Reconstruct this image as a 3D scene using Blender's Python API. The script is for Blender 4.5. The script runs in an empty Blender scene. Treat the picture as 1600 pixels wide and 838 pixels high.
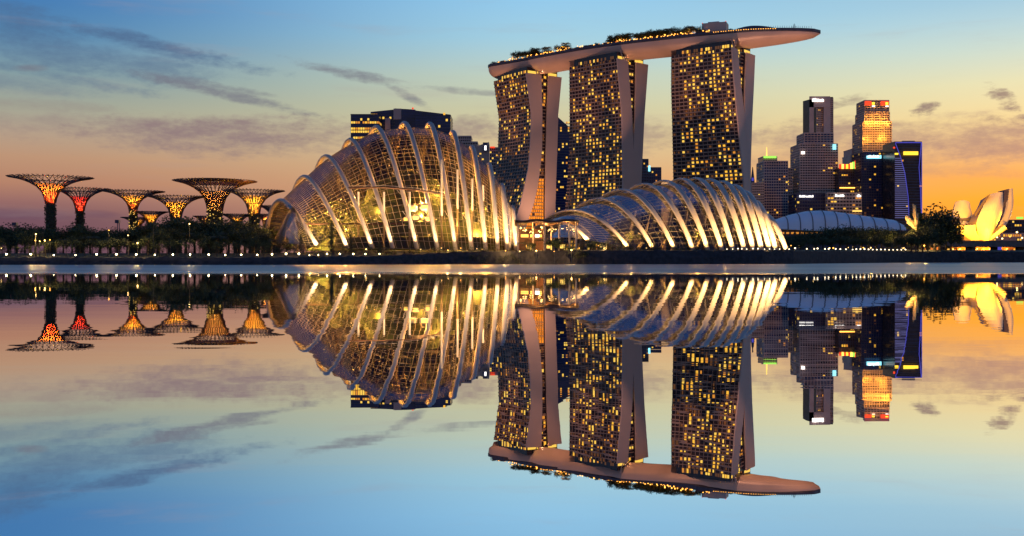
import bpy, math, random
from mathutils import Vector, Matrix
random.seed(7)
R = math.radians
S = bpy.context.scene
COL = S.collection

def srgb(r, g, b):
    f = lambda c: c / 12.92 if c <= .04045 else ((c + .055) / 1.055) ** 2.4
    return (f(r / 255), f(g / 255), f(b / 255), 1)

# ------------------------------------------------------------------ camera
F, HZ, CH = 1600.0, 404.0, 2.5        # focal length in photo pixels, horizon row, camera height
cam = bpy.data.cameras.new('camera'); camo = bpy.data.objects.new('camera', cam); COL.objects.link(camo)
camo.location = (0, 0, CH); camo.rotation_euler = (R(90), 0, 0)
cam.sensor_width = 36; cam.lens = 36; cam.shift_y = -(419 - HZ) / 1600
cam.clip_start = .5; cam.clip_end = 20000
S.camera = camo
S.view_settings.view_transform = 'Standard'; S.view_settings.look = 'None'
S.view_settings.exposure = 0; S.view_settings.gamma = 1
S.render.engine = 'CYCLES'
S.cycles.use_denoising = True
S.cycles.max_bounces = 8; S.cycles.transparent_max_bounces = 24
S.cycles.diffuse_bounces = 2; S.cycles.glossy_bounces = 4
S.cycles.sample_clamp_indirect = 60

def P(px, py, D):                     # a place seen at photo pixel (px, py), D metres ahead
    return Vector(((px - 800) * D / F, D, CH + (HZ - py) * D / F))
def PX(px, D): return (px - 800) * D / F
def PZ(py, D): return CH + (HZ - py) * D / F

# ------------------------------------------------------------------ world: dusk sky
SUN_AZ, SUN_EL = R(31), R(1.0)
W = bpy.data.worlds.new('World'); S.world = W; W.use_nodes = True
nt = W.node_tree; N = nt.nodes; L = nt.links
for n in list(N): N.remove(n)
def node(t, **k):
    n = N.new(t)
    for a, b in k.items(): setattr(n, a, b)
    return n
def mth(op, a, b=None, c=None, clamp=False):
    n = node('ShaderNodeMath', operation=op, use_clamp=clamp)
    for i, x in enumerate((a, b, c)):
        if x is None: continue
        if isinstance(x, (int, float)): n.inputs[i].default_value = x
        else: L.new(x, n.inputs[i])
    return n.outputs[0]
def smooth(x, a, b, lo=0., hi=1.):
    n = node('ShaderNodeMapRange', interpolation_type='SMOOTHSTEP')
    L.new(x, n.inputs[0])
    for i, v in zip((1, 2, 3, 4), (a, b, lo, hi)): n.inputs[i].default_value = v
    return n.outputs[0]
def ramp(x, stops):
    n = node('ShaderNodeValToRGB'); r = n.color_ramp
    while len(r.elements) > 1: r.elements.remove(r.elements[-1])
    for i, (p, c) in enumerate(stops):
        e = r.elements[0] if i == 0 else r.elements.new(p)
        e.position = p; e.color = srgb(*c)
    L.new(x, n.inputs[0]); return n.outputs[0]
def mixc(f, a, b):
    n = node('ShaderNodeMix', data_type='RGBA')
    for i, x in ((0, f), (6, a), (7, b)):
        if isinstance(x, (int, float)): n.inputs[i].default_value = x
        elif isinstance(x, tuple): n.inputs[i].default_value = x
        else: L.new(x, n.inputs[i])
    return n.outputs[2]
tc = node('ShaderNodeTexCoord')
sep = node('ShaderNodeSeparateXYZ'); L.new(tc.outputs['Generated'], sep.inputs[0])
sx, sy, sz = sep.outputs
hyp = mth('SQRT', mth('ADD', mth('MULTIPLY', sx, sx), mth('ADD', mth('MULTIPLY', sy, sy), 1e-6)))
te = mth('DIVIDE', sz, hyp)                       # tangent of the elevation
az = mth('ARCTAN2', sx, sy)                       # azimuth, 0 straight ahead
tpos = mth('MULTIPLY', te, 1.0, clamp=True)
tq = mth('SQRT', tpos)                            # finer stops near the horizon
def stops(rows, px):
    k = math.sqrt(F * F + (px - 800) ** 2)
    out = [(0, rows[0][1])]
    for y, c in rows: out.append((math.sqrt(max(.0005, (HZ - y) / k)), c))
    return out + [(math.sqrt(.42), (66, 128, 190)), (math.sqrt(.7), (46, 96, 160)), (1, (34, 74, 132))]
left = ramp(tq, stops([(400, (96, 68, 92)), (340, (112, 78, 98)), (315, (150, 104, 106)), (285, (184, 130, 108)), (245, (192, 148, 120)), (205, (182, 160, 140)), (165, (164, 168, 152)), (110, (126, 156, 166)), (50, (80, 136, 180)), (0, (62, 124, 184))], 60))
cent = ramp(tq, stops([(400, (196, 140, 112)), (330, (216, 156, 118)), (280, (222, 172, 128)), (220, (218, 196, 150)), (170, (208, 206, 168)), (120, (196, 212, 194)), (60, (164, 212, 232)), (0, (148, 206, 242))], 800))
right = ramp(tq, stops([(400, (205, 112, 52)), (350, (236, 142, 44)), (310, (244, 160, 46)), (275, (236, 164, 84)), (230, (228, 184, 130)), (185, (238, 216, 156)), (130, (226, 226, 184)), (75, (196, 222, 214)), (30, (170, 212, 226)), (0, (154, 204, 228))], 1540))
dsun = mth('ABSOLUTE', mth('SUBTRACT', mth('PINGPONG', mth('ADD', mth('SUBTRACT', az, SUN_AZ), 4 * math.pi), math.pi), 0))
base = mixc(smooth(dsun, R(3), R(31)), right, cent)
base = mixc(smooth(dsun, R(27), R(58)), base, left)
# thin dusk clouds
def nz(sxx, szz, detail=4, rough=.55):
    cb = node('ShaderNodeCombineXYZ'); L.new(mth('MULTIPLY', az, sxx), cb.inputs[0]); L.new(mth('MULTIPLY', te, szz), cb.inputs[1])
    n = node('ShaderNodeTexNoise'); n.inputs['Scale'].default_value = 1; n.inputs['Detail'].default_value = detail; n.inputs['Roughness'].default_value = rough
    L.new(cb.outputs[0], n.inputs['Vector']); return n.outputs['Fac']
nA = nz(14, 60); nB = nz(46, 120, 5, .6)
nC = nz(130, 260, 4, .65)
nAB = mth('ADD', mth('ADD', mth('MULTIPLY', nA, .45), mth('MULTIPLY', nB, .35)), mth('MULTIPLY', nC, .2))
def blob(x0, y0, x1, y1, th, alpha, soft=1.0, k=3.2):
    a = lambda x: math.atan((x - 800) / F)
    t = lambda x, y: (HZ - y) / math.sqrt(F * F + (x - 800) ** 2)
    A0, A1, T0, T1 = a(x0), a(x1), t(x0, y0), t(x1, y1)
    ca, ct = (A0 + A1) / 2, (T0 + T1) / 2
    ln = math.hypot(A1 - A0, T1 - T0) / 2; th = th / F
    ux, uy = (A1 - A0) / (2 * ln), (T1 - T0) / (2 * ln)
    dx = mth('SUBTRACT', az, ca); dy = mth('SUBTRACT', te, ct)
    p = mth('MULTIPLY', mth('ADD', mth('MULTIPLY', dx, ux), mth('MULTIPLY', dy, uy)), 1 / ln)
    q = mth('MULTIPLY', mth('SUBTRACT', mth('MULTIPLY', dy, ux), mth('MULTIPLY', dx, uy)), 1 / th)
    r = mth('ADD', mth('MULTIPLY', p, p), mth('MULTIPLY', q, q))
    r = mth('ADD', r, mth('MULTIPLY', mth('SUBTRACT', nAB, .5), k * 2))
    return smooth(r, 1.45 * soft, -.6, 0, alpha)
def layer(base, blobs, colour):
    m = None
    for b in blobs:
        s = blob(*b); m = s if m is None else mth('MAXIMUM', m, s)
    return mixc(m, base, srgb(*colour))
base = layer(base, [(20, 16, 420, 112, 13, .8, 1.1), (-60, 60, 330, 122, 24, .55, 1.2), (-120, 8, 140, 60, 30, .6, 1.2), (-40, 96, 250, 150, 9, .5, 1.1), (180, 70, 400, 104, 7, .7, 1.1), (-100, 120, 160, 140, 16, .35)], (70, 98, 140))
base = layer(base, [(190, 108, 490, 178, 9, .8), (260, 118, 420, 150, 6, .6), (430, 88, 650, 138, 9, .8), (585, 120, 672, 170, 8, .8), (655, 136, 800, 150, 6, .6), (500, 108, 640, 130, 5, .6),
                    (20, 107, 76, 107, 6, .75, 1, 1.2)], (116, 116, 132))
base = layer(base, [(90, 206, 580, 212, 30, .9, 1.1), (140, 194, 330, 204, 20, .7), (160, 226, 520, 232, 10, .45), (-200, 200, 160, 186, 18, .4), (-200, 150, 200, 172, 10, .3), (660, 206, 800, 206, 24, .7),
                    (880, 214, 1080, 214, 28, .6), (1150, 214, 1420, 198, 24, .75), (1290, 228, 1720, 214, 36, .8, 1.1), (1170, 250, 1440, 242, 18, .5), (1300, 262, 1640, 268, 12, .4)], (140, 116, 124))
base = layer(base, [(1418, 184, 1466, 160, 10, .95, .9, 5.5), (1542, 134, 1604, 188, 12, .9, .9, 6), (1296, 164, 1356, 151, 9, .6, .9, 5), (1530, 186, 1596, 190, 8, .55, .9, 5), (1560, 150, 1590, 156, 6, .7, .9, 5)], (122, 112, 116))
base = layer(base, [(-60, 333, 120, 337, 9, .8, 1, 1.2), (110, 334, 190, 336, 6, .55, 1, 1.2), (-300, 300, -60, 310, 14, .6)], (96, 66, 98))
streak = smooth(nz(5, 42, 5, .6), .52, .78, 0, .22)
base = mixc(streak, base, srgb(170, 150, 150))
skyt = node('ShaderNodeTexSky', sky_type='NISHITA'); skyt.sun_disc = False; skyt.sun_elevation = SUN_EL; skyt.sun_rotation = SUN_AZ
bg1 = node('ShaderNodeBackground'); L.new(base, bg1.inputs[0]); bg1.inputs[1].default_value = .92
bg2 = node('ShaderNodeBackground'); L.new(skyt.outputs[0], bg2.inputs[0]); bg2.inputs[1].default_value = .02
ad = node('ShaderNodeAddShader'); L.new(bg1.outputs[0], ad.inputs[0]); L.new(bg2.outputs[0], ad.inputs[1])
wo = node('ShaderNodeOutputWorld'); L.new(ad.outputs[0], wo.inputs[0])
W.cycles.sampling_method = 'MANUAL'; W.cycles.sample_map_resolution = 512
# the last of the sun, low behind the museum
sl = bpy.data.lights.new('sun', 'SUN'); sl.energy = .35; sl.angle = R(.8); sl.color = (1, .62, .34)
so = bpy.data.objects.new('sun', sl); COL.objects.link(so)
sd = Vector((math.sin(SUN_AZ) * math.cos(SUN_EL), math.cos(SUN_AZ) * math.cos(SUN_EL), math.sin(SUN_EL)))
so.rotation_euler = sd.to_track_quat('Z', 'Y').to_euler(); so.location = (0, 0, 300)

# ------------------------------------------------------------------ mesh and object helpers
class MB:
    def __init__(s): s.v = []; s.f = []; s.m = []
    def add(s, vs, fs, mi=0):
        o = len(s.v); s.v += [tuple(p) for p in vs]
        s.f += [tuple(o + i for i in f) for f in fs]; s.m += [mi] * len(fs)
    def quad(s, a, b, c, d, mi=0): s.add((a, b, c, d), ((0, 1, 2, 3),), mi)
    def box(s, x0, x1, y0, y1, z0, z1, mi=0):
        s.add([(x0, y0, z0), (x1, y0, z0), (x1, y1, z0), (x0, y1, z0), (x0, y0, z1), (x1, y0, z1), (x1, y1, z1), (x0, y1, z1)],
              [(0, 3, 2, 1), (4, 5, 6, 7), (0, 1, 5, 4), (1, 2, 6, 5), (2, 3, 7, 6), (3, 0, 4, 7)], mi)
    def obox(s, c, a, b, d, mi=0):      # centre and three half vectors
        c, a, b, d = Vector(c), Vector(a), Vector(b), Vector(d)
        s.add([c - a - b - d, c + a - b - d, c + a + b - d, c - a + b - d, c - a - b + d, c + a - b + d, c + a + b + d, c - a + b + d],
              [(0, 3, 2, 1), (4, 5, 6, 7), (0, 1, 5, 4), (1, 2, 6, 5), (2, 3, 7, 6), (3, 0, 4, 7)], mi)
    def loft(s, rings, closed=True, cap=True, mi=0):
        n = len(rings[0]); vs = [p for r in rings for p in r]; fs = []
        for i in range(len(rings) - 1):
            for j in range(n if closed else n - 1):
                k = (j + 1) % n
                fs.append((i * n + j, i * n + k, (i + 1) * n + k, (i + 1) * n + j))
        if cap and closed:
            fs.append(tuple(reversed(range(n)))); fs.append(tuple((len(rings) - 1) * n + j for j in range(n)))
        s.add(vs, fs, mi)
    def tube(s, pts, r, n=5, mi=0, cap=True):
        pts = [Vector(p) for p in pts]; rings = []
        ref = Vector((0, 0, 1))
        for i, p in enumerate(pts):
            d = (pts[min(i + 1, len(pts) - 1)] - pts[max(i - 1, 0)])
            d = d.normalized() if d.length > 1e-6 else Vector((0, 0, 1))
            if abs(d.dot(ref)) > .95: ref = Vector((1, 0, 0)) if abs(d.x) < .9 else Vector((0, 1, 0))
            a = d.cross(ref).normalized(); b = a.cross(d)
            rr = r[i] if isinstance(r, (list, tuple)) else r
            rings.append([p + (a * math.cos(2 * math.pi * k / n) + b * math.sin(2 * math.pi * k / n)) * rr for k in range(n)])
        s.loft(rings, True, cap, mi)
    def cyl(s, c, r, h, n=12, mi=0, r2=None):
        r2 = r if r2 is None else r2; x, y, z = c
        ring = lambda rr, zz: [(x + rr * math.cos(2 * math.pi * k / n), y + rr * math.sin(2 * math.pi * k / n), zz) for k in range(n)]
        s.loft([ring(r, z), ring(r2, z + h)], True, True, mi)
    def ball(s, c, r, n=8, mi=0, sz=1.):
        x, y, z = c; rings = []
        for i in range(1, n // 2 + 1):
            a = math.pi * i / (n // 2 + 1)
            rings.append([(x + r * math.sin(a) * math.cos(2 * math.pi * k / n), y + r * math.sin(a) * math.sin(2 * math.pi * k / n), z + r * sz * math.cos(a)) for k in range(n)])
        rings.reverse(); s.loft(rings, True, True, mi)
    def build(s, name, mats, parent=None, smooth=False, kind=None, label=None):
        me = bpy.data.meshes.new(name); me.from_pydata(s.v, [], s.f)
        for m in (mats if isinstance(mats, (list, tuple)) else [mats]): me.materials.append(m)
        if any(s.m): me.polygons.foreach_set('material_index', s.m)
        if smooth: me.polygons.foreach_set('use_smooth', [True] * len(s.f))
        me.update(); o = bpy.data.objects.new(name, me); COL.objects.link(o)
        if parent: adopt(o, parent)
        if kind: o['kind'] = kind
        if label: o['label'] = label
        return o
ORIG = {}
def adopt(o, p):
    o.parent = p; o.matrix_parent_inverse = ORIG.get(p.name, Matrix.Identity(4))
def tag(o, label, cat, group=None):
    o['label'] = label; o['category'] = cat
    if group: o['group'] = group
    return o
def thing(name, label, cat, loc=(0, 0, 0), group=None, local=False):
    o = bpy.data.objects.new(name, None); COL.objects.link(o); o.location = loc; o.empty_display_size = 1
    if not local: ORIG[o.name] = Matrix.Translation(-Vector(loc))
    return tag(o, label, cat, group)
def dup(root, loc, rz=0., sc=1., label=None, group=None):
    c = root.copy(); COL.objects.link(c); c.location = loc; c.rotation_euler = (0, 0, rz)
    c.scale = (sc, sc, sc) if isinstance(sc, (int, float)) else sc
    if label: c['label'] = label
    if group: c['group'] = group
    for ch in root.children:
        d = ch.copy(); COL.objects.link(d); d.parent = c
        for g in ch.children:
            e = g.copy(); COL.objects.link(e); e.parent = d
    return c
def light(name, loc, power, color, radius=.5, parent=None, spot=None, aim=None, blend=.6):
    l = bpy.data.lights.new(name, 'SPOT' if spot else 'POINT'); l.energy = power; l.color = color; l.shadow_soft_size = 0
    if spot: l.spot_size = R(spot); l.spot_blend = blend
    o = bpy.data.objects.new(name, l); COL.objects.link(o); o.location = loc
    if aim is not None: o.rotation_euler = (Vector(loc) - Vector(aim)).to_track_quat('Z', 'Y').to_euler()
    if parent: adopt(o, parent)
    return o

# ------------------------------------------------------------------ materials
def mat(name, c, rough=.6, metal=0., var=.25, scale=.4, bump=0., c2=None, spec=.5, stretch=None, trans=0.):
    m = bpy.data.materials.new(name); m.use_nodes = True; n = m.node_tree.nodes; l = m.node_tree.links
    b = n['Principled BSDF']; b.inputs['Roughness'].default_value = rough; b.inputs['Metallic'].default_value = metal
    b.inputs['Specular IOR Level'].default_value = spec
    t = n.new('ShaderNodeTexCoord'); z = n.new('ShaderNodeTexNoise'); z.inputs['Scale'].default_value = scale; z.inputs['Detail'].default_value = 5
    src = t.outputs['Object']
    if stretch:
        mp = n.new('ShaderNodeMapping'); mp.inputs['Scale'].default_value = stretch; l.new(src, mp.inputs[0]); src = mp.outputs[0]
    l.new(src, z.inputs['Vector'])
    r = n.new('ShaderNodeValToRGB'); r.color_ramp.elements[0].position = .3; r.color_ramp.elements[1].position = .7
    a = tuple(x * (1 - var) for x in c[:3]) + (1,); d = tuple(min(1, x * (1 + var)) for x in (c2 or c)[:3]) + (1,)
    r.color_ramp.elements[0].color = a; r.color_ramp.elements[1].color = d
    l.new(z.outputs['Fac'], r.inputs[0]); l.new(r.outputs[0], b.inputs['Base Color'])
    if bump:
        bp = n.new('ShaderNodeBump'); bp.inputs['Strength'].default_value = bump; bp.inputs['Distance'].default_value = .3
        l.new(z.outputs['Fac'], bp.inputs['Height']); l.new(bp.outputs[0], b.inputs['Normal'])
    return m
def emit(name, c, s, var=0., scale=.3):
    m = bpy.data.materials.new(name); m.use_nodes = True; n = m.node_tree.nodes; l = m.node_tree.links
    b = n['Principled BSDF']; b.inputs['Base Color'].default_value = tuple(x * .3 for x in c[:3]) + (1,)
    b.inputs['Emission Color'].default_value = tuple(c[:3]) + (1,); b.inputs['Emission Strength'].default_value = s
    if var:
        t = n.new('ShaderNodeTexCoord'); z = n.new('ShaderNodeTexNoise'); z.inputs['Scale'].default_value = scale; l.new(t.outputs['Object'], z.inputs['Vector'])
        mr = n.new('ShaderNodeMapRange'); mr.inputs[1].default_value = .3; mr.inputs[2].default_value = .7
        mr.inputs[3].default_value = s * (1 - var); mr.inputs[4].default_value = s * (1 + var); l.new(z.outputs['Fac'], mr.inputs[0]); l.new(mr.outputs[0], b.inputs['Emission Strength'])
    return m
def glass(name, tint, refl=.25, rough=.03, top=.6):
    m = bpy.data.materials.new(name); m.use_nodes = True; n = m.node_tree.nodes; l = m.node_tree.links
    n.remove(n['Principled BSDF']); out = n['Material Output']
    t = n.new('ShaderNodeBsdfTransparent'); t.inputs[0].default_value = tint + (1,)
    g = n.new('ShaderNodeBsdfGlossy'); g.inputs['Roughness'].default_value = rough; g.inputs[0].default_value = (.72, .76, .84, 1)
    w = n.new('ShaderNodeFresnel'); w.inputs[0].default_value = 1.33
    mr = n.new('ShaderNodeMapRange'); mr.inputs[1].default_value = .04; mr.inputs[2].default_value = 1; mr.inputs[3].default_value = refl; mr.inputs[4].default_value = top
    l.new(w.outputs[0], mr.inputs[0])
    x = n.new('ShaderNodeMixShader'); l.new(mr.outputs[0], x.inputs[0]); l.new(t.outputs[0], x.inputs[1]); l.new(g.outputs[0], x.inputs[2]); l.new(x.outputs[0], out.inputs[0])
    return m
def skin(name, c, t=.5):              # a translucent sheet: lit from inside it glows outwards
    m = bpy.data.materials.new(name); m.use_nodes = True; n = m.node_tree.nodes; l = m.node_tree.links
    n.remove(n['Principled BSDF']); out = n['Material Output']
    d = n.new('ShaderNodeBsdfDiffuse'); d.inputs[0].default_value = c + (1,)
    r = n.new('ShaderNodeBsdfTranslucent'); r.inputs[0].default_value = c + (1,)
    x = n.new('ShaderNodeMixShader'); x.inputs[0].default_value = t
    l.new(d.outputs[0], x.inputs[1]); l.new(r.outputs[0], x.inputs[2]); l.new(x.outputs[0], out.inputs[0])
    return m
M = {}
M['concrete'] = mat('pale_concrete', (.64, .44, .36), .7, var=.07, scale=.05, c2=(.58, .40, .33))
M['slab'] = mat('balcony_concrete', (.40, .245, .18), .6, var=.15, scale=.2)
M['dark_glass'] = mat('dark_window_glass', (.05, .036, .042), .26, var=.4, scale=.15, spec=.35)
M['blue_glass'] = mat('blue_curtain_glass', (.012, .024, .10), .2, var=.4, scale=.08, spec=.35)
M['hull'] = mat('hull_metal_panels', (.70, .47, .38), .42, metal=.1, var=.06, scale=.08)
M['rim'] = mat('dark_deck_edge', (.05, .045, .075), .5)
M['white_steel'] = mat('white_painted_steel', (.50, .41, .35), .42, var=.08, scale=.3)
M['arch_steel'] = mat('arch_steel', (.46, .38, .34), .45, var=.08, scale=.3)
M['mullion'] = mat('grey_steel_mullion', (.17, .13, .10), .5, var=.15)
M['bark'] = mat('brown_bark', (.07, .05, .035), .9, var=.4, scale=3)
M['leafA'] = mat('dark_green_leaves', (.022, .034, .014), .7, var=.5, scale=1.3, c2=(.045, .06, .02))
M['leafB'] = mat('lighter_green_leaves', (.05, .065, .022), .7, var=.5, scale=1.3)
M['ground'] = mat('dark_lawn', (.03, .035, .018), .95, var=.5, scale=.15, bump=.3)
M['stone'] = mat('bank_stone', (.035, .028, .032), .9, var=.4, scale=.5, bump=.3)
M['tree_steel'] = mat('maroon_steel_branches', (.06, .03, .03), .5, var=.2)
M['planting'] = mat('climbing_plants', (.035, .035, .025), .9, var=.6, scale=1.2)
M['rock'] = mat('planted_rock', (.09, .08, .05), .9, var=.6, scale=.25, bump=.5, c2=(.05, .075, .03))
M['office'] = mat('office_cladding', (.62, .43, .37), .55, var=.15, scale=.06)
M['office_tan'] = mat('tan_office_cladding', (.60, .41, .33), .6, var=.12, scale=.06)
M['office_pink'] = mat('pink_office_cladding', (.66, .38, .31), .6, var=.1, scale=.05)
M['office_dark'] = mat('dark_office_cladding', (.045, .042, .085), .5, var=.2, scale=.06)
M['roof_white'] = mat('white_roof_membrane', (.80, .78, .84), .5, var=.06, scale=.06)
M['roof_seam'] = mat('brown_roof_seam', (.20, .16, .17), .6)
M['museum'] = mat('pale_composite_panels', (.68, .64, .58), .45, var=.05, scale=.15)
M['blade'] = mat('gold_lit_blade', (.55, .38, .18), .4, var=.1)  # pale blades: the gold of the floodlighting is put into the colour
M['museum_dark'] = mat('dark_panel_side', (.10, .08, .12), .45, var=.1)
M['timber'] = mat('brown_timber_roof', (.10, .042, .022), .75, var=.25)
M['road'] = mat('grey_bridge_concrete', (.13, .11, .11), .7, var=.2)
M['post'] = mat('dark_lamp_post', (.05, .05, .05), .5)
AMB = [emit('amber_window', (1, .50, .045), 1.1), emit('yellow_window', (1, .60, .085), 1.15), emit('orange_window', (1, .36, .04), .75), emit('dim_window', (.8, .3, .09), .12)]
M['glow_orange'] = emit('orange_atrium_light', (1, .30, .02), .85, .45, .35)
M['glow_yellow'] = emit('yellow_lamp_strip', (1, .62, .12), 1.6)
M['lamp'] = emit('warm_white_lamp', (1, .80, .40), 18)
M['lamp_small'] = emit('small_warm_lamp', (1, .62, .2), 7)
M['lamp_orange'] = emit('orange_lamp', (1, .42, .06), 4)
M['sign_white'] = emit('white_sign_light', (1, .95, .88), 2.2)
M['sign_cyan'] = emit('cyan_sign_light', (.3, .85, 1), 1.6)
M['sign_red'] = emit('red_sign_light', (1, .07, .02), 1.1)
M['sign_gold'] = emit('golden_sign_light', (1, .62, .04), 1.8)
M['edge_blue'] = emit('blue_edge_light', (.13, .12, .85), .5)
M['green_light'] = emit('green_roof_light', (.45, 1, .12), 1.0)
WARM, GOLD, ORNG = (1, .60, .20), (1, .50, .09), (1, .36, .06)
# ------------------------------------------------------------------ setting: water, land
def lerp(x, tab):
    if x <= tab[0][0]: return tab[0][1]
    for (a, va), (b, vb) in zip(tab, tab[1:]):
        if x <= b: return va + (vb - va) * (x - a) / (b - a)
    return tab[-1][1]
DSH = [(-1e9, 400), (420, 400), (700, 428), (1190, 452), (1240, 470), (1300, 520), (1370, 580), (1450, 630), (1500, 640), (1e9, 640)]
ZT = [(-1e9, 2.9), (400, 2.9), (600, 3.5), (720, 5.2), (900, 5.9), (1200, 5.9), (1440, 6.6), (1e9, 6.6)]
Z2 = [(-1e9, 4.4), (400, 4.6), (600, 6.2), (1240, 6.6), (1330, 8), (1e9, 8)]
def pxof(x, y): return 800 + F * x / y
def ground(x, y):
    p = pxof(x, y); d = y - lerp(p, DSH); zt = lerp(p, ZT); z2 = lerp(p, Z2)
    return lerp(d, [(0, 0), (.8, .5 * zt), (2.4, zt), (9, zt + .1), (32, z2), (300, z2 + 1.5), (4000, z2 + 3)])
rows = [-3, -.2, .8, 1.6, 2.4, 4, 9, 18, 32, 60, 130, 300, 800, 2500, 9000]
cols = list(range(-2600, -200, 200)) + list(range(-200, 1800, 5)) + list(range(1800, 4300, 200))
def ring_rows(r0, r1, jit):
    out = []
    for p in cols:
        ln = []
        for dv in rows[r0:r1]:
            D = lerp(p, DSH) + dv
            j = random.gauss(0, .22) if jit and -1 < dv < 3 else 0
            x = PX(p, D); z = -1.5 if dv < -1 else ground(x, D) + (j if dv > 0 else 0)
            ln.append((x, D + j, max(z, -1.5)))
        out.append(ln)
    return out
b = MB(); g1 = ring_rows(0, 6, True); b.loft(g1, False, False); b.build('shore_bank', M['stone'], kind='structure')
b = MB(); g2 = ring_rows(5, len(rows), False)
for a, c in zip(g1, g2): c[0] = a[-1]
b.loft(g2, False, False); b.build('ground', M['ground'], kind='structure')

# water: a still mirror near the camera, ruffled by the breeze further out
wm = bpy.data.materials.new('still_bay_water'); wm.use_nodes = True
nt = wm.node_tree; N = nt.nodes; L = nt.links; N.remove(N['Principled BSDF'])
geo = N.new('ShaderNodeNewGeometry'); sp = N.new('ShaderNodeSeparateXYZ'); L.new(geo.outputs['Position'], sp.inputs[0])
def wnoise(sc, det=3):
    mp = N.new('ShaderNodeMapping'); mp.inputs['Scale'].default_value = sc; L.new(geo.outputs['Position'], mp.inputs[0])
    n = N.new('ShaderNodeTexNoise'); n.inputs['Scale'].default_value = 1; n.inputs['Detail'].default_value = det; L.new(mp.outputs[0], n.inputs['Vector']); return n.outputs['Fac']
edge = mth('ADD', sp.outputs[1], mth('MULTIPLY', mth('SUBTRACT', wnoise((.012, .03, 1)), .5), 40))
far = smooth(edge, 150, 190)
patch = smooth(wnoise((.006, .045, 1), 2), .25, .6, .75, 1)
rip = mth('MULTIPLY', far, patch)
gl = N.new('ShaderNodeBsdfGlossy'); gl.distribution = 'GGX'; gl.inputs[0].default_value = (.93, .94, .95, 1)
L.new(mth('ADD', mth('MULTIPLY', rip, .36), .0), gl.inputs['Roughness'])
bp = N.new('ShaderNodeBump'); bp.inputs['Distance'].default_value = 1.0; bp.inputs['Strength'].default_value = .0065
L.new(mth('ADD', wnoise((.05, .22, 1), 2), mth('MULTIPLY', wnoise((.25, 1.1, 1), 2), .12)), bp.inputs['Height']); L.new(bp.outputs[0], gl.inputs['Normal'])
df = N.new('ShaderNodeBsdfDiffuse'); df.inputs[0].default_value = (.02, .04, .05, 1)
mx = N.new('ShaderNodeMixShader'); L.new(mth('SUBTRACT', .97, mth('MULTIPLY', rip, .55)), mx.inputs[0])
L.new(df.outputs[0], mx.inputs[1]); L.new(gl.outputs[0], mx.inputs[2]); L.new(mx.outputs[0], N['Material Output'].inputs[0])
b = MB(); b.quad((-9000, -3000, 0), (9000, -3000, 0), (9000, 9000, 0), (-9000, 9000, 0)); b.build('water', wm, kind='structure')

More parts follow.
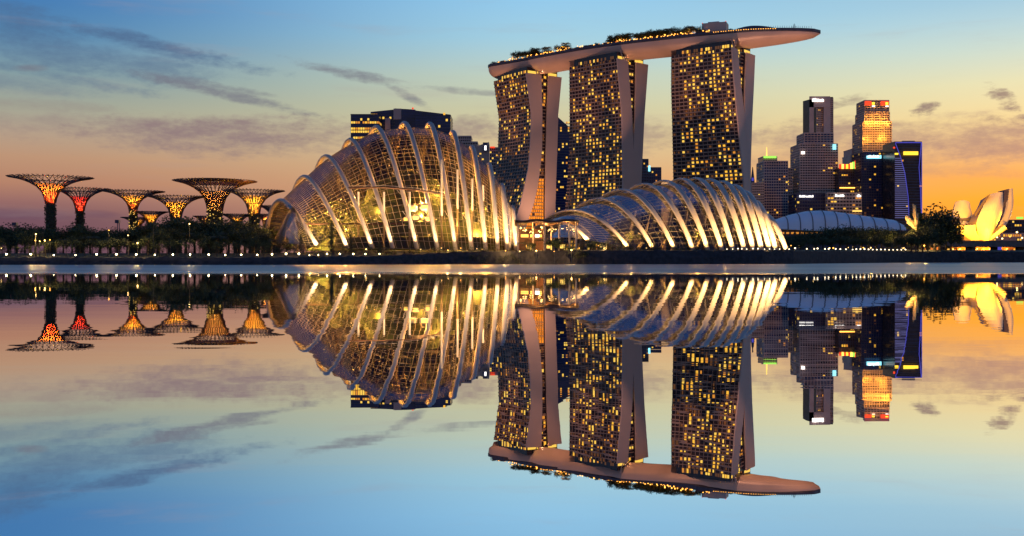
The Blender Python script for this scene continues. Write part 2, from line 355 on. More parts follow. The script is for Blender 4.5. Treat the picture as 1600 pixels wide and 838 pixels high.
# ------------------------------------------------------------------ hotel towers
def hotel(label, C, a, W, H, outer, inner, binner, bouter, left_shift, floors, bays, prob, seed, base=6.5, dimmer=0, orange_base=False, dark_cols=2):
    rnd = random.Random(seed)
    n = Vector((math.cos(a), -math.sin(a), 0)); e_ = Vector((-math.sin(a), -math.cos(a), 0)); C = Vector((C[0], C[1], 0))
    t = thing('hotel_tower', label, 'hotel tower', (C.x, C.y, base), 'hotel towers under the rooftop deck')
    E2 = 22.0
    def at(u, e, z): q = C + n * u + e_ * (e - E2); return (q.x, q.y, z)
    zs = [base + (H - base) * i / floors for i in range(floors + 1)]
    fo = lambda z: lerp(z, outer); fi = lambda z: lerp(z, inner); bi = lambda z: lerp(z, binner); bo = lambda z: lerp(z, bouter)
    ul = lambda z: -W / 2 - lerp(z, left_shift); ur = W / 2
    # slab bodies: pale end walls, glass on the long faces
    for nm, eo, ei in (('front_slab', fo, fi), ('rear_slab', bi, bo)):
        mb = MB()
        ring = lambda z: [at(ul(z), eo(z), z), at(ur, eo(z), z), at(ur, ei(z), z), at(ul(z), ei(z), z)]
        for z0, z1 in zip(zs, zs[1:]):
            r0, r1 = ring(z0), ring(z1)
            for j in range(4):
                k = (j + 1) % 4
                mb.quad(r0[j], r0[k], r1[k], r1[j], 1 if j == 1 or j == 3 else 0)
        r = ring(zs[-1]); mb.quad(*r, 1)
        body = mb.build(nm, [M['dark_glass'], M['concrete']], t)
        if nm == 'front_slab':            # thick end wall, standing proud of the facade
            mb = MB(); rings = []
            for z in zs: rings.append([at(ur - .9, eo(z) + 1.1, z), at(ur + .35, eo(z) + 1.1, z), at(ur + .35, ei(z) - .3, z), at(ur - .9, ei(z) - .3, z)])
            mb.loft(rings); mb.build('end_wall', M['concrete'], t)
            front = body
        else:
            mb = MB(); rings = []
            for z in zs: rings.append([at(ur - .9, eo(z) + .3, z), at(ur + .35, eo(z) + .3, z), at(ur + .35, ei(z) - .8, z), at(ur - .9, ei(z) - .8, z)])
            mb.loft(rings); mb.build('end_wall', M['concrete'], t)
    # floors: balcony slabs and fins
    mb = MB(); fin = MB(); win = MB()
    hf = (H - base) / floors
    for i, z in enumerate(zs[:-1]):
        e = fo(z); u0 = ul(z); o = .75
        p = [at(u0, e - .2, z), at(ur - .95, e - .2, z), at(ur - .95, e + o, z), at(u0, e + o, z)]
        q = [at(u0, e - .2, z + .85), at(ur - .95, e - .2, z + .85), at(ur - .95, e + o, z + .85), at(u0, e + o, z + .85)]
        mb.quad(p[3], p[2], q[2], q[3]); mb.quad(q[0], q[3], q[2], q[1]); mb.quad(p[0], p[1], p[2], p[3]); mb.quad(p[0], p[3], q[3], q[0])
        z1 = z + hf; e1 = fo(z1); uu1 = ul(z1)
        for bday in range(bays):
            s0 = u0 + (ur - u0) * bday / bays; s1 = u0 + (ur - u0) * (bday + 1) / bays
            fz = .3
            A = at(s0 - fz, e + .5, z + .85); B = at(s0 + fz, e + .5, z + .85); t1 = s0
            Cc = at(t1 + fz, e1 + .5, z1); Dd = at(t1 - fz, e1 + .5, z1)
            if bday: fin.quad(A, B, Cc, Dd); fin.quad(A, Dd, at(t1 - fz, e1 - .1, z1), at(s0 - fz, e - .1, z + .85))
    lit = {}
    for i in range(floors):
        fr = i / floors
        for c in range(bays):
            pr = prob(fr, c)
            if c < dark_cols and c != dark_cols - 1: pr = 0
            near = lit.get((i - 1, c), 0) or lit.get((i, c - 1), 0)
            if rnd.random() < pr * (1.9 if near else 1.15): lit[(i, c)] = 1
            else: lit[(i, c)] = 0
            r = rnd.random()
            if not lit[(i, c)]:
                if r > .28: continue
                mi = 3  # unlit pane given a faint glow to lighten the dark facade
            else: mi = 3 if r < dimmer else (0 if r < .55 else 1 if r < .83 else 2)
            z, z1 = zs[i] + .95, zs[i + 1] - .45; e, e1 = fo(z) + .12, fo(z1) + .12
            w = (ur - ul(z)) / bays; s0 = ul(z) + w * c + w * .24; s1 = s0 + w * (.52 if rnd.random() < .75 else .34)
            win.quad(at(s0, e, z), at(s1, e, z), at(s1, e1, z1), at(s0, e1, z1), mi)
    mb.build('balcony_slab', M['slab'], t, kind='stuff'); fin.build('facade_fin', M['slab'], t, kind='stuff')
    win.build('window', AMB, front, kind='stuff')
    # glazing of the gap between the two slabs
    gp = MB(); gw = MB(); gm = MB()
    for i in range(floors):
        z, z1 = zs[i], zs[i + 1]
        a0, a1 = fi(z) - .3, bi(z) + .3; b0, b1 = fi(z1) - .3, bi(z1) + .3
        if a0 - a1 < .8 or (not orange_base and z < 90): continue
        u = ur - 3
        gp.quad(at(u, a0, z), at(u, a1, z), at(u, b1, z1), at(u, b0, z1))
        gm.obox(at(u + .3, (a0 + a1) / 2, z + .3), n * .3, e_ * (a0 - a1) / 2, (0, 0, .35))
        low = orange_base and z < 82
        nc = max(1, int((a0 - a1) / (2.6 if low else 3.2)))
        for c in range(nc):
            w = (a0 - a1) / nc; lo = a1 + w * c
            if low:
                if rnd.random() < .12: continue
                gw.quad(at(u + .25, lo + w * .9, z + .8), at(u + .25, lo + w * .1, z + .8), at(u + .25, lo + w * .1, z1 - .1), at(u + .25, lo + w * .9, z1 - .1), 4)
            elif rnd.random() < .42 and w > 1.2:
                gw.quad(at(u + .25, lo + w * .8, z + .8), at(u + .25, lo + w * .15, z + .8), at(u + .25, lo + w * .15, z1 - .4), at(u + .25, lo + w * .8, z1 - .4), rnd.choice((0, 1, 2, 2, 3)))
    gz = gp.build('atrium_glazing', M['dark_glass'], t); gm.build('transom', M['slab'], gz, kind='stuff'); gw.build('window', AMB + [M['glow_orange']], gz, kind='stuff')
    # crown storey under the deck
    mb = MB(); cw = MB(); z0, z1 = H, H + 7
    for (ea, eb) in ((fo(H) - 2.5, fi(H) + .5), (bi(H) - .5, bo(H) + 2.5)):
        r0 = [at(ul(H) + 4, ea, z0), at(ur - 3, ea, z0), at(ur - 3, eb, z0), at(ul(H) + 4, eb, z0)]
        r1 = [(p[0], p[1], z1) for p in r0]; mb.loft([r0, r1])
        k = 22
        for c in range(k):
            if rnd.random() < .35: continue
            s0 = ul(H) + 5 + (W - 9) * c / k; s1 = s0 + (W - 9) / k * .8
            cw.quad(at(s0, ea + .1, z0 + .8), at(s1, ea + .1, z0 + .8), at(s1, ea + .1, z0 + 3.6), at(s0, ea + .1, z0 + 3.6), rnd.choice((0, 1, 2, 3, 3)))
        cw.quad(at(ur - 2.9, ea - 1, z0 + .8), at(ur - 2.9, eb + 1, z0 + .8), at(ur - 2.9, eb + 1, z0 + 3.4), at(ur - 2.9, ea - 1, z0 + 3.4), 1)
    cr = mb.build('crown_storey', M['dark_glass'], t); cw.build('window', AMB, cr, kind='stuff')
    mb = MB()
    for s in (-1, 1): mb.tube([at(ur - 2, fi(H) + 3, H - .5), at(ur - 2, fi(H) + 3 + s * 5, H + 9)], .55, 6)
    mb.build('strut', M['concrete'], t)
    light('uplight', at(ur - 4, fi(H) - 4, H + .8), 700, (1, .55, .26), .6, t)
    q = at(ur + 40, 62, 8); light('floodlight', q, 340000, (1, .56, .34), 0, t, 60, at(ur, 20, 90), 1)  # unseen spot, added to brighten the end walls
    return at
H = 188
hotel('curved glass hotel tower with flared leg and orange atrium, beside the big arched conservatory', (15.4, 1060.6), R(55), 59, H,
      [(8, 70), (44, 55), (55, 51), (74, 45.6), (93, 40.8), (112, 38.4), (149, 36.8), (190, 44)],
      [(8, 54), (44, 41), (55, 36), (74, 30.4), (93, 27.2), (112, 24.8), (149, 24.4), (190, 25.6)],
      [(8, 20), (55, 20), (93, 19.6), (149, 18), (190, 16)], [(8, 9), (55, 8.4), (93, 7), (112, 6), (149, 4.8), (190, 0)],
      [(8, 0), (190, 0)], 52, 13, lambda f, c: (.22 if f < .42 else .03 if f < .55 else .19 if f < .82 else .06 if f < .88 else .3), 3, dimmer=.3, orange_base=True, dark_cols=1)
hotel('middle hotel tower of the three, half hidden at its foot by the low ribbed glasshouse', (92.7, 987), R(46), 61, H,
      [(8, 46), (45, 37), (72, 35.5), (104, 36), (138, 37), (188, 44)], [(8, 30), (45, 22.5), (72, 21.8), (104, 21.8), (138, 23.6), (188, 30)],
      [(8, 21), (104, 21.3), (138, 18.5), (188, 17)], [(8, 11), (72, 10.5), (104, 8.2), (138, 5.7), (188, 0)],
      [(8, 14), (72, 11), (104, 7.5), (138, 6), (188, 0)], 54, 16, lambda f, c: .27 if f < .5 else .2, 5, dimmer=.08, dark_cols=2)
hotel('nearest hotel tower, under the cantilevered end of the rooftop deck, densest with lit windows', (184, 937), R(38), 61, H,
      [(8, 18), (68, 21), (91, 26), (128, 34.3), (157, 40.5), (188, 45)], [(8, 9.5), (68, 12), (91, 15), (128, 20.6), (157, 28.8), (188, 35.4)],
      [(8, 9.5), (68, 12), (91, 15), (128, 20.6), (157, 20), (188, 16.8)], [(8, 7), (68, 9.5), (91, 9), (128, 6.3), (157, 3), (188, 0)],
      [(8, 14), (68, 11), (128, 5), (188, 0)], 55, 15, lambda f, c: 0 if f < .2 and c < 9 else .05 if f < .3 else .25, 9, dimmer=.08, dark_cols=3)

# ------------------------------------------------------------------ rooftop deck
def spline(pts, n):
    out = []; p = [Vector(q) for q in pts]; p = [p[0] * 2 - p[1]] + p + [p[-1] * 2 - p[-2]]
    for i in range(1, len(p) - 2):
        for k in range(n):
            t = k / n
            out.append(.5 * ((2 * p[i]) + (p[i + 1] - p[i - 1]) * t + (2 * p[i - 1] - 5 * p[i] + 4 * p[i + 1] - p[i + 2]) * t * t + (3 * p[i] - p[i - 1] - 3 * p[i + 1] + p[i + 2]) * t ** 3))
    out.append(p[-2]); return out
cl = spline([(-19, 1089, 0), (14, 1060, 0), (92, 987, 0), (184, 937, 0), (276, 916, 0)], 16)
dl = [0]
for a, c in zip(cl, cl[1:]): dl.append(dl[-1] + (c - a).length)
LT = dl[-1]; ZD = 205.0
def dk(i):
    d = (cl[min(i + 1, len(cl) - 1)] - cl[max(i - 1, 0)]).normalized(); s = Vector((d.y, -d.x, 0))   # s: towards the camera side
    x0, x1 = dl[i], LT - dl[i]
    w = 19.5 * min(1, math.sqrt(max(0, 1 - (1 - min(1, x0 / 16)) ** 2)) + .02)
    if x1 < 75: w = min(w, 19.5 * math.sqrt(max(0, 1 - (1 - x1 / 75) ** 2.0)) + .15)
    return cl[i], d, s, max(w, .15), x0, x1
deck = thing('rooftop_deck', 'long boat-shaped rooftop deck lying across the three hotel towers', 'rooftop deck', (92.7, 987, 195))
mb = MB(); rings = []; rimr = []; topr = []
for i in range(len(cl)):
    c, d, s, w, x0, x1 = dk(i)
    dep = 11.5 * (w / 19.5) ** .75
    if x1 < 75: dep *= .55 + .45 * x1 / 75
    zt = ZD + (1.5 if x1 < 60 else 1.5 * max(0, 1 - (x1 - 60) / 60))
    ring = []
    for k in range(13):
        ph = math.pi * k / 12
        q = c + s * (w * math.cos(ph)); ring.append((q.x, q.y, zt - 2.9 - dep * math.sin(ph) ** .8))
    rings.append(ring)
    rr = []
    for (ww, zz) in ((w, -2.9), (w + .8, -2.2), (w + .8, 0), (w - .5, 0), (w - .5, -.8)):
        q = c + s * ww; rr.append((q.x, q.y, zt + zz))
    rimr.append(rr)
    qa, qb = c + s * w, c - s * w; topr.append([(qa.x, qa.y, zt - .9), (qb.x, qb.y, zt - .9)])
mb.loft(rings, False, False); mb.build('hull', M['hull'], deck, smooth=True)
for f in (.06, .22, .36, .5, .64, .8, .9, .96):
    i = min(range(len(cl)), key=lambda k: abs(dl[k] - f * LT)); q = cl[i] + Vector((-25, -95, 9)); light('floodlight', q, 620000, (1, .52, .32), 0, deck, 22, cl[i] + Vector((0, 0, 196)), 1)  # unseen spots added low before the towers to brighten the hull's underside
mb = MB(); mb.loft(rimr, True, True)
mb.loft([[tuple(cl[i] * 2 - Vector((p[0], p[1], 0)) + Vector((0, 0, p[2]))) for p in r] for i, r in enumerate(rimr)], True, True)
mb.build('rim', M['rim'], deck)
mb = MB(); mb.loft(topr, False, False); mb.build('deck_floor', M['slab'], deck)
def on_deck(f, side=0.):               # f: share of the length from the far end, side: -1..1 (1 = camera side)
    i = min(range(len(cl)), key=lambda k: abs(dl[k] - f * LT)); c, d, s, w, x0, x1 = dk(i)
    j = min(i + 1, len(cl) - 1) if dl[i] < f * LT else max(i - 1, 0)
    tt = 0 if i == j else (f * LT - dl[i]) / (dl[j] - dl[i])
    q = c.lerp(cl[j], tt) + s * (w * side); return Vector((q.x, q.y, ZD - .9 + (1.5 if x1 < 60 else 1.5 * max(0, 1 - (x1 - 60) / 60)))), d, s
mb = MB(); lampb = MB(); rnd = random.Random(4)
for k in range(170):                     # rail posts along the camera-side edge, lamps among the planters
    f = .03 + .95 * k / 170; p, d, s = on_deck(f, .97); mb.box(p.x - .12, p.x + .12, p.y - .12, p.y + .12, p.z, p.z + (2.4 if f < .86 else 2.9))
mb.build('rail_post', M['rim'], deck, kind='stuff')
for k in range(290):
    f = .05 + .68 * rnd.random(); p, d, s = on_deck(f, .45 + .5 * rnd.random()); r = .35 + .4 * rnd.random()
    lampb.ball((p.x, p.y, p.z + 1.2 + 2.2 * rnd.random()), r, 5)
for k in range(26):
    p, d, s = on_deck(.74 + .15 * k / 26, 1.06); lampb.ball((p.x, p.y, p.z + .1), .4, 5)
lampb.build('deck_lamp', M['lamp_orange'], deck, kind='stuff')
mb = MB(); rnd = random.Random(5)
for k in range(46):                      # planters and low bar roofs between the trees
    f = .06 + .66 * k / 46; p, d, s = on_deck(f, .45 + .35 * rnd.random()); mb.obox(p + Vector((0, 0, 1.3)), d * (1.5 + 1.5 * rnd.random()), s * 1.5, Vector((0, 0, 1.2 + .5 * rnd.random())))
mb.build('planter', M['timber'], deck, kind='stuff')
for k, f in enumerate((.1, .2, .3, .4, .5, .6, .68)):
    p, d, s = on_deck(f, .72); light('deck_light', p + Vector((0, 0, 3.2)), 9000, ORNG, .8, deck)
# lift house, curved restaurant roof and mast stand on the deck
p, d, s = on_deck(.735, -.1); hb = thing('lift_house', 'grey plant house with red corner lamps on the rooftop deck', 'plant house', p)
mb = MB(); mb.obox(p + Vector((0, 0, 6.2)), d * 11, s * 7, (0, 0, 6.2)); mb.obox(p + d * -1 + Vector((0, 0, 13)), d * 5, s * 4, (0, 0, .9)); mb.build('wall', M['office_tan'], hb)
mb = MB()
for q in (-1, 1): mb = MB(); mb.ball(p + d * 10.6 * q + s * 6.6 + Vector((0, 0, 12.7)), .5, 6); q > 0 or mb.build('warning_lamp', M['sign_red'], hb)
mb.build('warning_lamp', M['sign_red'], hb)
rt = thing('curved_restaurant', 'long low curved roof with lit windows near the pointed end of the rooftop deck', 'restaurant', on_deck(.82, 0)[0])
mb = MB(); wb = MB(); rings = []
for k in range(21):
    f = .765 + .15 * k / 20; p, d, s = on_deck(f, 0); h = 1.6 + 5.2 * math.sin(math.pi * (k / 20) ** .8) ; ww = 4 + 9 * math.sin(math.pi * k / 20)
    rings.append([tuple(p + s * (ww * math.cos(math.pi * j / 8)) + Vector((0, 0, .1 + h * math.sin(math.pi * j / 8) ** .6))) for j in range(9)])
    if 1 < k < 19: q = p + s * (ww + .3); wb.obox(q + Vector((0, 0, 1.2)), d * 1.2, s * .1, (0, 0, .5))
mb.loft(rings, True, True); mb.build('roof', M['rim'], rt, smooth=True); wb.build('window', AMB[0], rt, kind='stuff')
p, d, s = on_deck(.935, 0); ms = thing('mast', 'slim mast with cross arms on the pointed end of the rooftop deck', 'mast', p)
mb = MB(); mb.tube([p, p + Vector((0, 0, 8))], .22, 6)
mb.obox(p + Vector((0, 0, 5)), d * 2.2, s * .15, (0, 0, .15)); mb.obox(p + Vector((0, 0, 6.6)), d * 1.2, s * .15, (0, 0, .15)); mb.build('pole', M['rim'], ms)
# ------------------------------------------------------------------ trees
def leaf(mb, c, r, rnd, mi):
    a = Vector((rnd.gauss(0, 1), rnd.gauss(0, 1), rnd.gauss(0, 1))).normalized(); b_ = a.orthogonal().normalized(); c = Vector(c)
    th = rnd.random() * 6.3; u = b_ * math.cos(th) + a.cross(b_) * math.sin(th); v = a.cross(u)
    mb.add([c - u * r, c - v * r * .55, c + u * r, c + v * r * .55], ((0, 1, 2, 3),), mi)
def tree_proto(name, kind, seed):        # unit height
    rnd = random.Random(seed); t = thing(name, 'x', 'tree', (0, 0, -500), local=True); tr = MB(); cr = MB()
    if kind in ('broad', 'slender', 'bush'):
        h0 = {'broad': .30, 'slender': .42, 'bush': .04}[kind]; rw = {'broad': .40, 'slender': .24, 'bush': .62}[kind]; n = {'broad': 15, 'slender': 9, 'bush': 9}[kind]
        tw = {'broad': .03, 'slender': .014, 'bush': .03}[kind]
        tr.tube([(0, 0, -.05), (.01, 0, h0 * .6), (0, .015, h0 + .1), (.02, 0, .75)], [tw * 1.3, tw, tw * .8, tw * .25], 6)
        cl_ = []
        for k in range(n):
            an = rnd.random() * 6.3; rr = rw * math.sqrt(rnd.random()); zz = h0 + .1 + (.82 - h0) * rnd.random() * (1 - .35 * rr / rw)
            c = Vector((rr * math.cos(an), rr * math.sin(an), zz)); cs = (.13 + .09 * rnd.random()) * (1.15 if kind != 'slender' else .85); cl_.append((c, cs))
            tr.tube([(0, 0, h0 * .8 + .1 * rnd.random()), c * .55 + Vector((0, 0, zz * .38)), c], [tw * .55, tw * .35, tw * .12], 4)
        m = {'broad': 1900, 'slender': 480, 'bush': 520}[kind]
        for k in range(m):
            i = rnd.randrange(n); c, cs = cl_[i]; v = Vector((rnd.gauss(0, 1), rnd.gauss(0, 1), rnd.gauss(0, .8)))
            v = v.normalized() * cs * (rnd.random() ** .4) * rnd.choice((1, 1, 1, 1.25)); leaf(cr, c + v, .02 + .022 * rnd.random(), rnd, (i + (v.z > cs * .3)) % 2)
    elif kind == 'conifer':
        tr.tube([(0, 0, -.05), (0, 0, .95)], [.02, .005], 5)
        for k in range(700):
            z = .06 + .94 * rnd.random() ** 1.2; r = .17 * (1 - z) ** .7 * (.75 + .35 * math.sin(z * 40)); an = rnd.random() * 6.3; r *= rnd.random() ** .4
            leaf(cr, (r * math.cos(an), r * math.sin(an), z), .02 + .015 * rnd.random(), rnd, rnd.random() < .3)
    else:                                # palm
        tr.tube([(0, 0, -.05), (.015, 0, .35), (.03, .01, .75)], [.025, .018, .015], 6)
        for k in range(17):
            an = k * 2.4; up = .3 - .5 * (k / 17); ln = .36 + .08 * rnd.random(); d = Vector((math.cos(an), math.sin(an), 0)); pts = []
            for j in range(7):
                q = j / 6; pts.append(Vector((.03, .01, .75)) + d * ln * q + Vector((0, 0, ln * (up + .5) * q - .55 * ln * q * q * 1.3)))
            tr.tube(pts, [.006] * 6 + [.002], 3); sd_ = Vector((-d.y, d.x, 0))
            for j in range(1, 7):
                for sgn in (-1, 1):
                    for q in (0, .5):
                        a = pts[j - 1].lerp(pts[j], q); w = .11 * math.sin(math.pi * min(.95, (j - .5 + q) / 6.6)) + .02
                        cr.add([a, a + d * .03, a + sd_ * sgn * w + d * .05 - Vector((0, 0, w * .45))], ((0, 1, 2),), (j + k) % 2)
    tr.build('trunk', M['bark'], t); cr.build('crown', [M['leafA'], M['leafB']], t)
    return t
PROTO = {k: [tree_proto({'broad': 'garden_tree', 'slender': 'slender_tree', 'bush': 'bush', 'conifer': 'conifer', 'palm': 'palm_tree'}[k], k, 11 * i + j)
             for j in range(nv)] for i, (k, nv) in enumerate((('broad', 3), ('slender', 3), ('bush', 2), ('conifer', 2), ('palm', 2)))}
TREES = []
def plant(kind, px, D, h, label, group, z=None, wide=1., rnd=random):
    p = PX(px, D); z = ground(p, D) if z is None else z
    o = dup(rnd.choice(PROTO[kind]), (p, D, z), rnd.random() * 6.3, (h * wide, h * wide, h), label, group)
    o['category'] = 'bush' if kind == 'bush' else 'palm' if kind == 'palm' else 'tree'; TREES.append(o); return o
def plant_at(kind, p, h, label, group, wide=1.):
    o = dup(random.choice(PROTO[kind]), p, random.random() * 6.3, (h * wide, h * wide, h), label, group)
    o['category'] = 'bush' if kind == 'bush' else 'palm' if kind == 'palm' else 'tree'; return o

# ------------------------------------------------------------------ supertrees
ORD = 'first second third fourth fifth sixth seventh eighth ninth tenth eleventh twelfth thirteenth fourteenth fifteenth sixteenth seventeenth eighteenth nineteenth twentieth'.split()
M['funnel'] = skin('pale_funnel_sheet', (.30, .23, .16), .7)
def supertree(label, px, rimpy, rpx, trpx, necky, basepy, D, lights, ribs=26, lit=.72, ring=False, seed=0, trunk_lamps=0):
    rnd = random.Random(seed)
    x = PX(px, D); z1 = PZ(necky, D); zr = PZ(rimpy, D) ; Rr = rpx * D / F; r0 = trpx * D / F; zb = ground(x, D) - .5
    t = thing('supertree', label, 'supertree', (x, D, zb), 'steel supertrees in the garden')
    def prof(h): return r0 + (Rr - r0) * (.16 * h + .84 * h ** 3.4), z1 + (zr - z1) * (1 - max(0, 1 - h) ** 1.12)
    def pt(an, h, k=1.):
        r, z = prof(h); return (x + r * k * math.cos(an), D + r * k * math.sin(an), z)
    mb = MB(); mb.tube([(x, D, zb), (x, D, (zb + z1) / 2), (x, D, z1)], [r0 * .97, r0 * .93, r0 * .9], 14); tk = mb.build('trunk', M['planting'], t)
    mb = MB()
    for k in range(420):
        an = rnd.random() * 6.3; z = zb + (z1 - zb) * rnd.random(); leaf(mb, (x + r0 * (1 + .12 * rnd.random()) * math.cos(an), D + r0 * (1 + .12 * rnd.random()) * math.sin(an), z), .5 + .5 * rnd.random(), rnd, rnd.random() < .4)
    mb.build('climbing_plant', [M['leafA'], M['leafB']], tk, kind='stuff')
    br = MB(); th = max(.14, .00034 * D)
    for k in range(ribs):                # outer ribs forking towards the rim, steeper inner ribs
        an = 2 * math.pi * k / ribs; da = math.pi / ribs
        br.tube([pt(an, h) for h in (0, .2, .4, .6, .74, .82)], th * 1.3, 4)
        for s in (-1, 1):
            br.tube([pt(an, .80), pt(an + s * da * .7, .9), pt(an + s * da, 1.0 + .02 * rnd.random())], th, 3)
            br.tube([pt(an + s * da * .4, .87), pt(an - s * da * .2, 1.01)], th * .8, 3)
    br.build('branch', M['tree_steel'], t, kind='stuff')
    hp = MB()
    for h in (.0, .4, .78, .95): hp.tube([pt(2 * math.pi * k / 30, h) for k in range(31)], th * .85, 3, cap=False)
    hp.build('hoop', M['tree_steel'], t, kind='stuff')
    sk = MB(); hs = [lit * i / 9 for i in range(10)]
    sk.loft([[pt(2 * math.pi * k / 28, h, .93) for k in range(28)] for h in hs], True, False); sk.build('funnel', M['funnel'], t, smooth=True)
    for h, p, c in lights: light('funnel_light', (x, D, prof(h)[1]), 4.0 * p * (D / 590) ** 2, c, r0 * .5, t)
    if ring:
        rg = MB(); ra, za = prof(.84); zb_ = zr + .6
        rg.loft([[(x + (ra * k) * math.cos(2 * math.pi * i / 30), D + ra * k * math.sin(2 * math.pi * i / 30), zz) for i in range(30)] for k, zz in ((1, za + 1), (1.04, zb_), (.9, zb_), (.88, za + 1))], True, False)
        rg.build('upper_gallery', M['tree_steel'], t)
    if trunk_lamps:
        lb = MB()
        for k in range(trunk_lamps):
            an = -math.pi / 2 + rnd.uniform(-1.2, 1.2); z = zb + 4 + (z1 - zb) * (.85 * rnd.random() + .1 if not ring else .4 + .6 * rnd.random())
            lb.ball((x + r0 * 1.08 * math.cos(an), D + r0 * 1.08 * math.sin(an), z), .26, 5)
        lb.build('trunk_lamp', M['glow_yellow'], t, kind='stuff')
RED, YEL = (1, .04, .015), (1, .42, .02)
supertree('steel supertree with red and orange funnel, leftmost and widest-rimmed of the lit row', 79, 277, 61, 7.5, 318, 367, 590, [(.08, 2600, RED), (.28, 3200, (1, .07, .01)), (.55, 2600, (1, .2, .02)), (.72, 1500, YEL)], seed=1, lit=.7)
supertree('steel supertree with a dark canopy and red-glowing neck', 125, 295, 44, 6.3, 330, 375, 620, [(.1, 3200, RED), (.3, 2600, RED), (.5, 300, RED)], seed=2, lit=.6)
supertree('steel supertree with yellow funnel over a red neck and lamp-studded trunk', 208, 299, 46, 5.6, 331, 372, 620, [(.08, 2200, RED), (.25, 1500, (1, .12, .01)), (.55, 2200, YEL), (.7, 1200, YEL)], seed=3, lit=.72, trunk_lamps=60)
supertree('steel supertree with short yellow funnel, left of the tallest thick-trunked one', 275, 307, 44, 8, 342, 372, 600, [(.2, 600, ORNG), (.5, 2200, YEL), (.64, 1000, YEL)], seed=4, lit=.68)
supertree('tallest steel supertree with thick trunk and double-ringed dark crown', 336, 283, 62, 11.5, 330, 372, 610, [(.2, 900, (1, .4, .06)), (.55, 1300, (1, .36, .05))], seed=5, ring=True, lit=.6, trunk_lamps=46, ribs=34)
supertree('steel supertree with bright yellow funnel next to the arched conservatory', 397, 298, 46, 8.5, 335, 372, 600, [(.2, 900, ORNG), (.5, 3000, YEL), (.68, 1400, YEL)], seed=6, lit=.72, trunk_lamps=10)
supertree('small distant supertree glowing yellow behind the lamp-studded trunk', 236, 331, 27, 6, 352, 380, 880, [(.5, 2600, YEL)], seed=7, ribs=26)
supertree('small distant supertree low on the left of the yellow-glowing one', 214, 340, 24, 5, 358, 382, 960, [(.45, 2600, YEL)], seed=8, ribs=24)
supertree('small distant supertree between the short yellow one and the tallest one', 322, 338, 20, 6, 358, 382, 960, [(.5, 2600, ORNG)], seed=9, ribs=24)
supertree('small distant supertree right of the tallest thick trunk', 370, 335, 26, 5, 356, 382, 960, [(.5, 1700, YEL)], seed=10, ribs=24)
supertree('small distant supertree glowing red-orange beside the arched conservatory', 418, 335, 20, 6, 355, 382, 960, [(.5, 3200, ORNG)], seed=11, ribs=24)
supertree('distant dark supertree half hidden by the arched conservatory', 432, 322, 28, 6, 350, 382, 900, [(.3, 400, ORNG)], seed=12, ribs=26)

